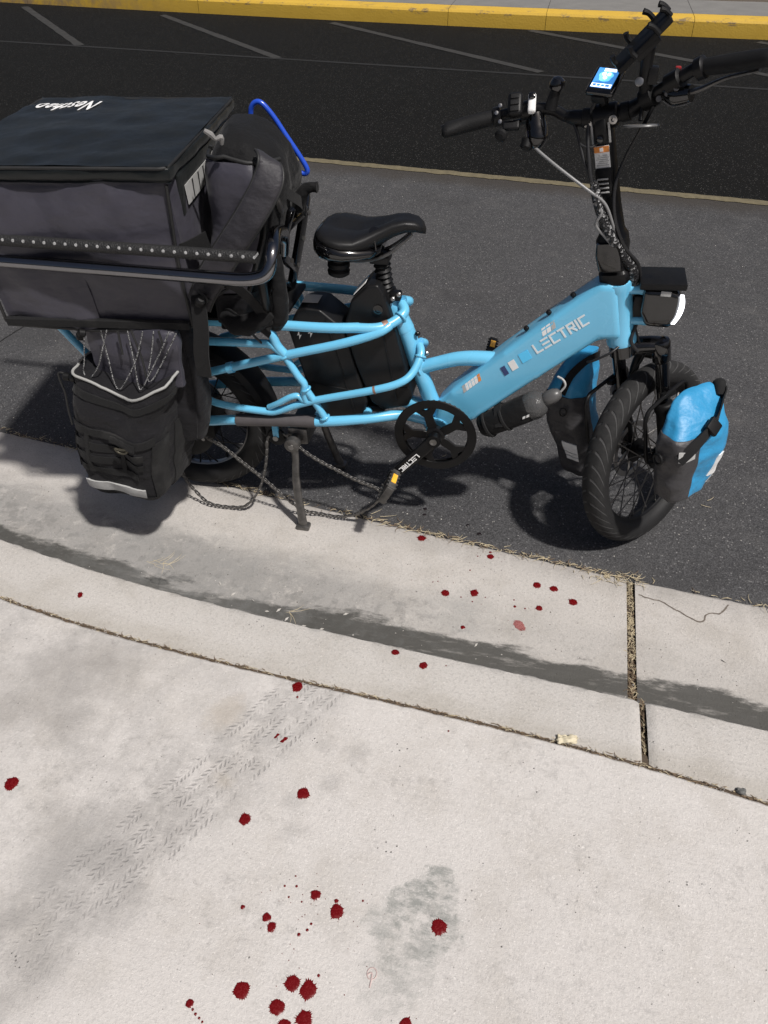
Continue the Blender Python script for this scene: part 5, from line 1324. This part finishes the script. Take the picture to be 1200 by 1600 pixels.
# ---- bottle in a sleeve below the down tube
bt = thing('water_bottle', (.98, -.03, .37), 'black sleeved bottle with clear domed cap slung under the down tube', 'bottle')
b0, b1_ = Vector((.905, -.03, .338)), Vector((1.040, -.035, .428)); bd = (b1_-b0).normalized(); bl = (b1_-b0).length
lathe([(.012, 0), (.027, .004), (.033, .014), (.035, .05), (.037, bl*.7), (.036, bl*.95), (.030, bl)], b0, bd, 24).fn(lambda p: p+Vector((.5, .4, 1))*.0035*mnoise.noise(p*40)).build('sleeve', M_dark, bt, 60)
for h in (.022, .072): lathe([(.0362, h), (.0385, h+.002), (.0385, h+.007), (.0362, h+.009)], b0, bd, 24, True).build('piping', M_web, bt)
def m_clear():
    k = NT('clear_plastic'); k.base((.22, .22, .22)); k.set('Transmission Weight', .7); k.rough(.16); k.set('IOR', 1.35)
    o = k.coord(); k.normal(k.bump(k.noise(o, 90, 4), .5, .004)); return k.m
dm = lathe([(.034, -.022), (.0375, -.010), (.037, .004), (.032, .017), (.023, .026), (.014, .030)], b1_, bd, 28).build('dome_cap', m_clear(), bt, 60)
M_spout = simple('spout_grey', (.085, .084, .083), .35, var=.12, nscale=40)
lathe([(.013, .024), (.017, .03), (.0195, .042), (.018, .058), (.012, .070), (.004, .074)], b1_, (bd+Vector((.02, 0, .10))).normalized(), 22).build('spout', M_spout, bt, 60)
tube(cat([b1_+bd*.070+Vector((0, 0, .008)), b1_+bd*.078+Vector((.002, 0, .022)), b1_+bd*.072+Vector((0, .002, .040)), b1_+bd*.055+Vector((0, .01, .052))], 5), .0028, 8).build('loop', M_grey, bt)
for i in range(2): 
    c = b0+bd*(bl*.80+.011*i)+Vector((0, -.0372, -.006)); quad_sheet([c, c+bd*.008, c+bd*.008+Vector((0, -.001, .008)), c+Vector((0, -.001, .008))], (0, -1, .2), .001).build('emblem', M_white, bt, 0)
ribbon(cat([b0+bd*.06+Vector((0, -.038, 0)), b0+bd*.05+Vector((0, -.015, .04)), b0+bd*.045+Vector((0, .02, .05))], 5), .02, .003, bd).build('strap', M_web, bt, 40)

# ================================================================== stains, straw, litter
def surf_z(x, y):
    if y > lip(x)-.002: return .0005
    if y > edge(x)+.0: 
        t = (lip(x)-y)/(lip(x)-edge(x)-.022); return -.003+(ZG+.003)*min(1, t*1.06)
    if y > joint(x)+.004:
        return float(np.interp(y, [joint(x)+.012, (joint(x)+edge(x))/2, edge(x)-.03, edge(x)-.010], [ZW-.001, ZW-.004, ZK+.002, ZK-.004]))
    y0 = joint(x)-.20
    return ZW+(.004*(y0-y)/(y0+2.2) if y < y0 else 0)
def m_blood(name, a, b):
    k = NT(name); o = k.coord(); n = k.noise(o, 300, 4, .6)
    k.base(k.mix(n, a, b)); k.rough(k.ramp(n, .3, .7, .12, .35)); k.normal(k.bump(n, .4, .001)); return k.m
M_blood = m_blood('red_stain', (.075, .0015, .002), (.17, .005, .006)); M_smear = m_blood('dried_stain', (.22, .06, .055), (.34, .15, .14))
def splat(x, y, r, seed, spikes=26, amp=.24, st=1.0, ang=0, mat=None, name='blood_drop'):
    rnd = random.Random(seed); n = spikes*2; P = []; ph = rnd.random()*9
    for i in range(n):
        a = 2*math.pi*i/n; base = r*(.94+.20*mnoise.noise(Vector((math.cos(a)*1.5, math.sin(a)*1.5, seed))))
        k = base*(1+(amp*rnd.random()**1.6 if i % 2 else -.03))
        px, py = math.cos(a)*k*st, math.sin(a)*k; P.append((x+px*math.cos(ang)-py*math.sin(ang), y+px*math.sin(ang)+py*math.cos(ang), a))
    vs = []; fs = []
    for f, h in ((1.0, .0004), (.80, .0013), (.45, .0016)):
        for (px, py, a) in P:
            qx, qy = x+(px-x)*f, y+(py-y)*f
            if f < 1: qx = x+r*f*math.cos(a)*st*.96; qy = y+r*f*math.sin(a)*.96
            vs.append((qx, qy, surf_z(qx, qy)+h))
    vs.append((x, y, surf_z(x, y)+.0014))
    for k_ in range(2):
        for i in range(n):
            j = (i+1) % n; fs.append((k_*n+i, k_*n+j, (k_+1)*n+j, (k_+1)*n+i))
    for i in range(n): fs.append((2*n+i, 2*n+(i+1) % n, 3*n))
    m = MB(); m.add(vs, fs); return m
DROPS = [
 (.104, -1.111, .0140, 'lone round blood drop at the left edge of the sidewalk'),
 (.688, -1.013, .0122, 'round blood drop on the open sidewalk just right of the tyre track'),
 (.593, -1.087, .0114, 'round blood drop beside the lower half of the dusty tyre track'),
 (.602, -.772, .0125, 'blood drop touching the sidewalk joint where the tyre track meets the kerb'),
 (.767, -1.194, .0092, 'spiky blood drop at the top of the middle cluster on the sidewalk'),
 (.811, -1.214, .0124, 'largest spiky blood drop of the middle cluster, with a small bead fused on top'),
 (.693, -1.249, .0078, 'upper of two close small blood drops left of the middle cluster'),
 (.707, -1.262, .0081, 'lower of two close small blood drops left of the middle cluster'),
 (.646, -1.241, .0041, 'tiny round blood drop standing apart left of the two close small drops'),
 (.991, -1.202, .0132, 'blood drop in the grey damp patch on the sidewalk'),
 (.690, -1.365, .0133, 'large blood drop on the left of the bottom cluster on the sidewalk'),
 (.769, -1.338, .0122, 'left of two large adjoining blood drops topping the bottom cluster'),
 (.797, -1.342, .0132, 'right of two large adjoining blood drops topping the bottom cluster'),
 (.755, -1.376, .0122, 'large blood drop directly below the side by side pair in the bottom cluster'),
 (.803, -1.383, .0124, 'large blood drop at the lower right of the bottom cluster, near the photo edge'),
 (.775, -1.400, .0112, 'blood drop cut off by the bottom photo edge below the large cluster'),
 (.963, -1.358, .0104, 'blood drop at the bottom photo edge, alone to the right below the damp patch'),
 (.614, -1.401, .0068, 'small blood drop with a trail of dried specks at the bottom left'),
 (-.022, -.611, .0105, 'ragged blood drop on the left part of the kerb top'),
 (.794, -.627, .0098, 'left of the two blood drops on the middle of the kerb top'),
 (.865, -.654, .0098, 'right of the two blood drops on the middle of the kerb top'),
 (.767, -.128, .0115, 'blood drop at the gutter lip beside the asphalt, near the pedal'),
 (.970, -.165, .0092, 'blood drop at the gutter lip with a small bead above it'),
 (.867, -.320, .0110, 'left one of the two level blood drops in mid gutter'),
 (.943, -.305, .0110, 'right one of the two level blood drops in mid gutter'),
 (1.106, -.247, .0108, 'upper left blood drop of the group of four in the gutter near the slab joint'),
 (1.151, -.252, .0105, 'upper middle blood drop of the group of four in the gutter near the slab joint'),
 (1.203, -.289, .0112, 'blood drop of the gutter group of four that lies closest to the slab joint'),
 (1.117, -.326, .0090, 'lowest and smallest blood drop of the group of four in the gutter'),
 (.929, -.425, .0060, 'small broken blood drop low in the gutter near the damp strip')]
for i, (x, y, r, lb) in enumerate(DROPS):
    m = splat(x, y, r*1.04, i+3, (22+i % 8) if r > .006 else 11, (.26+.16*((i*37) % 10)/10) if r > .008 else .18, 1.0 if y > -1.3 else 1.02)
    if 'fused' in lb: m.merge(splat(.806, -1.197, .0042, 55, 10, .1))
    if 'bead above' in lb: m.merge(splat(.968, -.149, .0042, 56, 10, .1))
    if 'ragged' in lb: m = splat(x, y, r, 8, 14, .5, .62, .5)
    tag(m.build('blood_drop', M_blood, None, 50), lb, 'blood drop', 'blood drops spattered over kerb and sidewalk')
tag(splat(1.071, -.392, .0165, 77, 40, .28, .85, .7).build('blood_smear', M_smear, None, 50), 'pale dried blood smear low in the gutter near the slab joint', 'blood smear')
tag(splat(.596, -.900, .0075, 31, 8, .3, .30, -.7).build('blood_streak', M_blood, None, 50), 'left of two thin dark red streaks beside the tyre track', 'blood streak', 'thin red streaks on the sidewalk')
tag(splat(.614, -.906, .0095, 32, 8, .3, .30, -.9).build('blood_streak', M_blood, None, 50), 'right and longer of two thin dark red streaks beside the tyre track', 'blood streak', 'thin red streaks on the sidewalk')
sp = MB(); rnd = random.Random(5)
for (x, y, r) in [(.61, -.798, .003), (.948, -.816, .0021), (.916, -.644, .0017), (.708, -1.191, .0022), (.729, -1.187, .0026), (.722, -1.17, .0017), (.721, -1.208, .002), (.746, -1.211, .0018), (.852, -1.187, .0021), (.757, -1.264, .0034), (.769, -1.254, .0027), (.773, -1.243, .0025), (.808, -1.318, .0027),
                  (.935, -.17, .0022), (.921, -.226, .0024), (1.054, -.332, .0042), (1.081, -.334, .0024), (.91, -.326, .0022), (.942, -.336, .0022), (.827, -.287, .0018), (.84, -.282, .0018), (.974, -.315, .0018), (1.05, -.31, .0024),
                  (.622, -1.408, .0022), (.629, -1.413, .0026), (.637, -1.417, .0022), (.644, -1.421, .002)]:
    sp.merge(splat(x, y, r, int(x*977), 8, .15))
for i in range(70):
    cx, cy, s = rnd.choice(((.79, -1.22, .07), (.79, -1.22, .05), (.93, -.31, .09), (.78, -1.33, .08), (.95, -.17, .04)))
    x, y = rnd.gauss(cx, s), rnd.gauss(cy, s*.5)
    sp.merge(splat(x, y, rnd.uniform(.0005, .0010), i, 5, .1))
sp.build('blood_specks', M_blood, None, 50, kind='stuff')
dr = MB()
dr.merge(tube([(.894+.008*math.cos(a), -1.297+.009*math.sin(a), ZW+.0016) for a in [2*math.pi*j/20 for j in range(20)]], .0010, 5, True)).merge(tube(cat([(.887, -1.300, ZW+.0018), (.893, -1.296, ZW+.0018), (.895, -1.303, ZW+.0018), (.895, -1.318, ZW+.0018)], 4), .0014, 5))
dr.build('dried_rings', simple('faded_stain', (.47, .37, .35), .7, var=.3), None, 50, kind='stuff')
dk = MB(); M_tar = simple('dark_drip', (.012, .008, .008), .3, var=.2)
for i, (x, y, r) in enumerate(((.755, -.004, .006), (.758, -.03, .005), (.742, -.012, .003), (.89, -.052, .005), (.928, -.082, .006))): dk.merge(splat(x, y, r, 90+i, 9, .5))
dk.build('dark_drips', M_tar, None, 50, kind='stuff')

# dry grass and straw along the joints
M_straw = simple('dry_straw', (.46, .39, .26), .8, var=.45, nscale=90)
M_straw2 = simple('dark_straw', (.17, .12, .075), .9, var=.5, nscale=90)
def blade(x, y, z, L, ang, curl, w_=.0011):
    p = []
    for i in range(5):
        t = i/4; a = ang+curl*t; p.append((x+math.cos(a)*L*t, y+math.sin(a)*L*t, z+.5*L*abs(curl)*t*(1-t)*1.2+rnd.uniform(0, .0015)))
    return tube(p, [w_, w_, w_*.8, w_*.6, w_*.25], 4)
g1, g2 = MB(), MB()
i = 0
x = -.9
while x < 2.0:                                             # asphalt edge
    dens = .2+.8*max(0, mnoise.noise(Vector((x*3.1, 4, 0)))+.35)
    if .5 < x < 1.36: dens += .35
    if x > 1.36: dens *= .45
    for k in range(int(dens*2.4+rnd.random())):
        xx = x+rnd.uniform(-.006, .006); yy = lip(xx)+rnd.gauss(0, .005)
        (g1 if rnd.random() < .66 else g2).merge(blade(xx, yy, -.001, rnd.uniform(.008, .034), rnd.choice((0, math.pi))-.12+rnd.gauss(0, .45), rnd.gauss(0, .6), rnd.uniform(.0006, .0012)))
    x += .0075
x = -.6
while x < 2.0:                                             # joint behind the kerb
    for k in range(2 if rnd.random() < .75 else 4):
        xx = x+rnd.uniform(-.01, .01); yy = joint(xx)+rnd.gauss(.001, .0025)
        (g2 if rnd.random() < .72 else g1).merge(blade(xx, yy, ZW-.003, rnd.uniform(.006, .020), rnd.choice((0, math.pi))-.08+rnd.gauss(0, .28), rnd.gauss(0, .4), rnd.uniform(.0005, .0010)))
    x += .0105
for i in range(420):                                       # slab joint
    t = rnd.random(); yy = lip(JX)*(1-t)+edge(JX)*t; xx = JX+rnd.gauss(0, .007)*(1.6 if t < .12 else 1)
    (g1 if rnd.random() < (.8 if t < .5 else .4) else g2).merge(blade(xx, yy, -.013-.012*t, rnd.uniform(.008, .026), rnd.gauss(1.6, .8), rnd.gauss(0, .7), rnd.uniform(.0006, .0012)))
for i in range(120):
    t = rnd.random(); yy = edge(JX)*(1-t)+joint(JX)*t; (g2 if rnd.random() < .6 else g1).merge(blade(JX-.001+rnd.gauss(0, .003), yy, .086+.010*t, rnd.uniform(.006, .018), rnd.gauss(1.6, .4), rnd.gauss(0, .5), .0008))
for i in range(60): g1.merge(blade(JX+rnd.gauss(-.03, .045), lip(JX)+rnd.gauss(-.004, .010), -.002, rnd.uniform(.01, .04), rnd.gauss(-.1, 1.2), rnd.gauss(0, .6), .0009))
for (cx, cy, cz, n_) in ((.13, -.458, .088, 7), (.10, -.452, .088, 4), (.50, -.545, .085, 4)):      # tufts behind the kerb face
    for i in range(n_): g1.merge(blade(cx+rnd.gauss(0, .01), cy+rnd.gauss(0, .006), cz, rnd.uniform(.02, .060), rnd.gauss(-.1, .35), rnd.gauss(.3, .5), .0007))
for (x_, y_, L_, a_) in ((1.561, .166, .03, -.7), (1.581, .19, .03, .3), (.764, .256, .02, .4), (.962, .574, .02, 1), (.39, -.06, .02, .2), (.60, -.06, .04, .3), (.63, -.065, .05, -.2)): g1.merge(blade(x_, y_, .002, L_, a_, .5, .0009))
g1.build('dry_grass', M_straw, None, 50, kind='stuff'); g2.build('dry_grass', M_straw2, None, 50, kind='stuff')
# grit scattered on road, gutter and walk
def grit(name, mat, n, fx, zf, r0, r1):
    m = MB()
    for i in range(n):
        x, y = fx(); r = rnd.uniform(r0, r1)**1.0; a = rnd.random()*3; c, s = math.cos(a)*r, math.sin(a)*r; z = zf(x, y); st = rnd.uniform(.35, 1)
        m.add([(x+c, y+s, z), (x-s*st, y+c*st, z), (x-c, y-s, z), (x+s*st, y-c*st, z), (x, y, z+r*.7)], [(0, 1, 4), (1, 2, 4), (2, 3, 4), (3, 0, 4)])
    return m.build(name, mat, None, 0, 'stuff')
M_gr1 = simple('pale_grit', (.42, .40, .37), .9, var=.3); M_gr2 = simple('dark_grit', (.05, .04, .032), .9, var=.4)
def road_pt():
    x = rnd.uniform(-1.6, 2.4); return x, lip(x)+rnd.random()**1.6*2.9+.02
grit('road_grit', M_gr1, 420, road_pt, lambda x, y: .0005, .0012, .0032)
def gut_pt():
    x = rnd.uniform(-.5, 1.9); t = rnd.random()**.6; return x, lip(x)*(1-t)+(edge(x)+.02)*t
grit('gutter_grit', M_gr2, 260, gut_pt, surf_z, .0008, .0022); grit('gutter_grit', M_gr1, 130, gut_pt, surf_z, .0008, .0030)
def walk_pt():
    x = rnd.uniform(-.1, 1.75); return x, joint(x)+rnd.uniform(-.75, .19)
grit('sidewalk_grit', M_gr2, 420, walk_pt, surf_z, .0004, .0012)
def jn_pt():
    x = rnd.uniform(-.5, 1.9); return x, joint(x)+rnd.gauss(0, .004)
grit('joint_grit', M_gr2, 500, jn_pt, lambda x, y: ZW-.004, .0008, .0026); grit('joint_grit', M_gr1, 160, jn_pt, lambda x, y: ZW-.003, .0008, .0022)
# dry leaf crumbs in the gutter foot
lf = MB()
for (x, y) in ((.41, -.47), (.44, -.46), (.47, -.485), (.52, -.50), (.36, -.44), (.57, -.50), (.30, -.43), (.25, -.40), (.62, -.44), (1.50, -.47), (.97, -.475), (1.57, -.41)):
    a = rnd.random()*3; L_ = rnd.uniform(.005, .009); c, s = math.cos(a)*L_, math.sin(a)*L_; z = surf_z(x, y)+.001
    lf.add([(x+c, y+s, z+.001), (x-s*.3, y+c*.3, z+.003), (x-c, y-s, z), (x+s*.3, y-c*.3, z)], [(0, 1, 2, 3)])
lf.build('leaf_litter', M_gr1, None, 0, kind='stuff')
# pale flake lying on the joint, pebble
M_chip = simple('cream_flake', (.56, .50, .36), .7, var=.12, nscale=90, bump=.4)
cp = softbox((.0205, .0095, .0035), .003, 12, .007, 90, 0, 4).xf(Matrix.Translation((1.194, -.788, ZW+.004)) @ Matrix.Rotation(.15, 4, 'Z')).build('cream_flake', M_chip, None, 60)
tag(cp, 'small cream coloured flake lying on the sidewalk joint near the slab joint', 'flake')
pb = softbox((.010, .0065, .0055), .0055, 10, .005, 90, 0, 2).xf(Matrix.Translation((1.527, -.835, ZW+.003))).build('pebble', simple('grey_stone', (.12, .12, .115), .9, var=.3), None, 60)
tag(pb, 'dark grey pebble stuck in the sidewalk joint at the right', 'pebble')
# crack in the right gutter slab and one in the road
ck = MB(); M_crk = simple('crack_dark', (.13, .11, .09), .95, var=.4)
def crack(P, w_, zf):
    q = cat(P, 8); vs = []; fs = []
    for i, p in enumerate(q):
        e = Vector((mnoise.noise(p*60), mnoise.noise(p*60+Vector((7, 0, 0))), 0))*.004; p = p+e; t = (q[min(i+1, len(q)-1)]-q[max(i-1, 0)]).normalized(); n_ = Vector((-t.y, t.x, 0))*w_*(.5+.5*abs(mnoise.noise(p*90)))
        for s in (-1, 1): a = p+n_*s; vs.append((a.x, a.y, zf(a.x, a.y)+.0008))
    for i in range(len(q)-1): fs.append((2*i, 2*i+2, 2*i+3, 2*i+1))
    m = MB(); m.add(vs, fs); return m
o = crack([(1.372, -.232, 0), (1.40, -.240, 0), (1.43, -.246, 0), (1.471, -.271, 0), (1.525, -.294, 0), (1.545, -.265, 0), (1.575, -.258, 0), (1.60, -.226, 0)], .0030, surf_z).build('crack', M_crk, None, 0, 'structure')
crack([(-1.30, .40, 0), (-1.17, .60, 0), (-1.12, .80, 0), (-1.09, .92, 0), (-1.0, 1.1, 0)], .006, lambda x, y: .001).build('crack', simple('road_crack', (.012, .012, .012), .95), None, 0, 'structure')
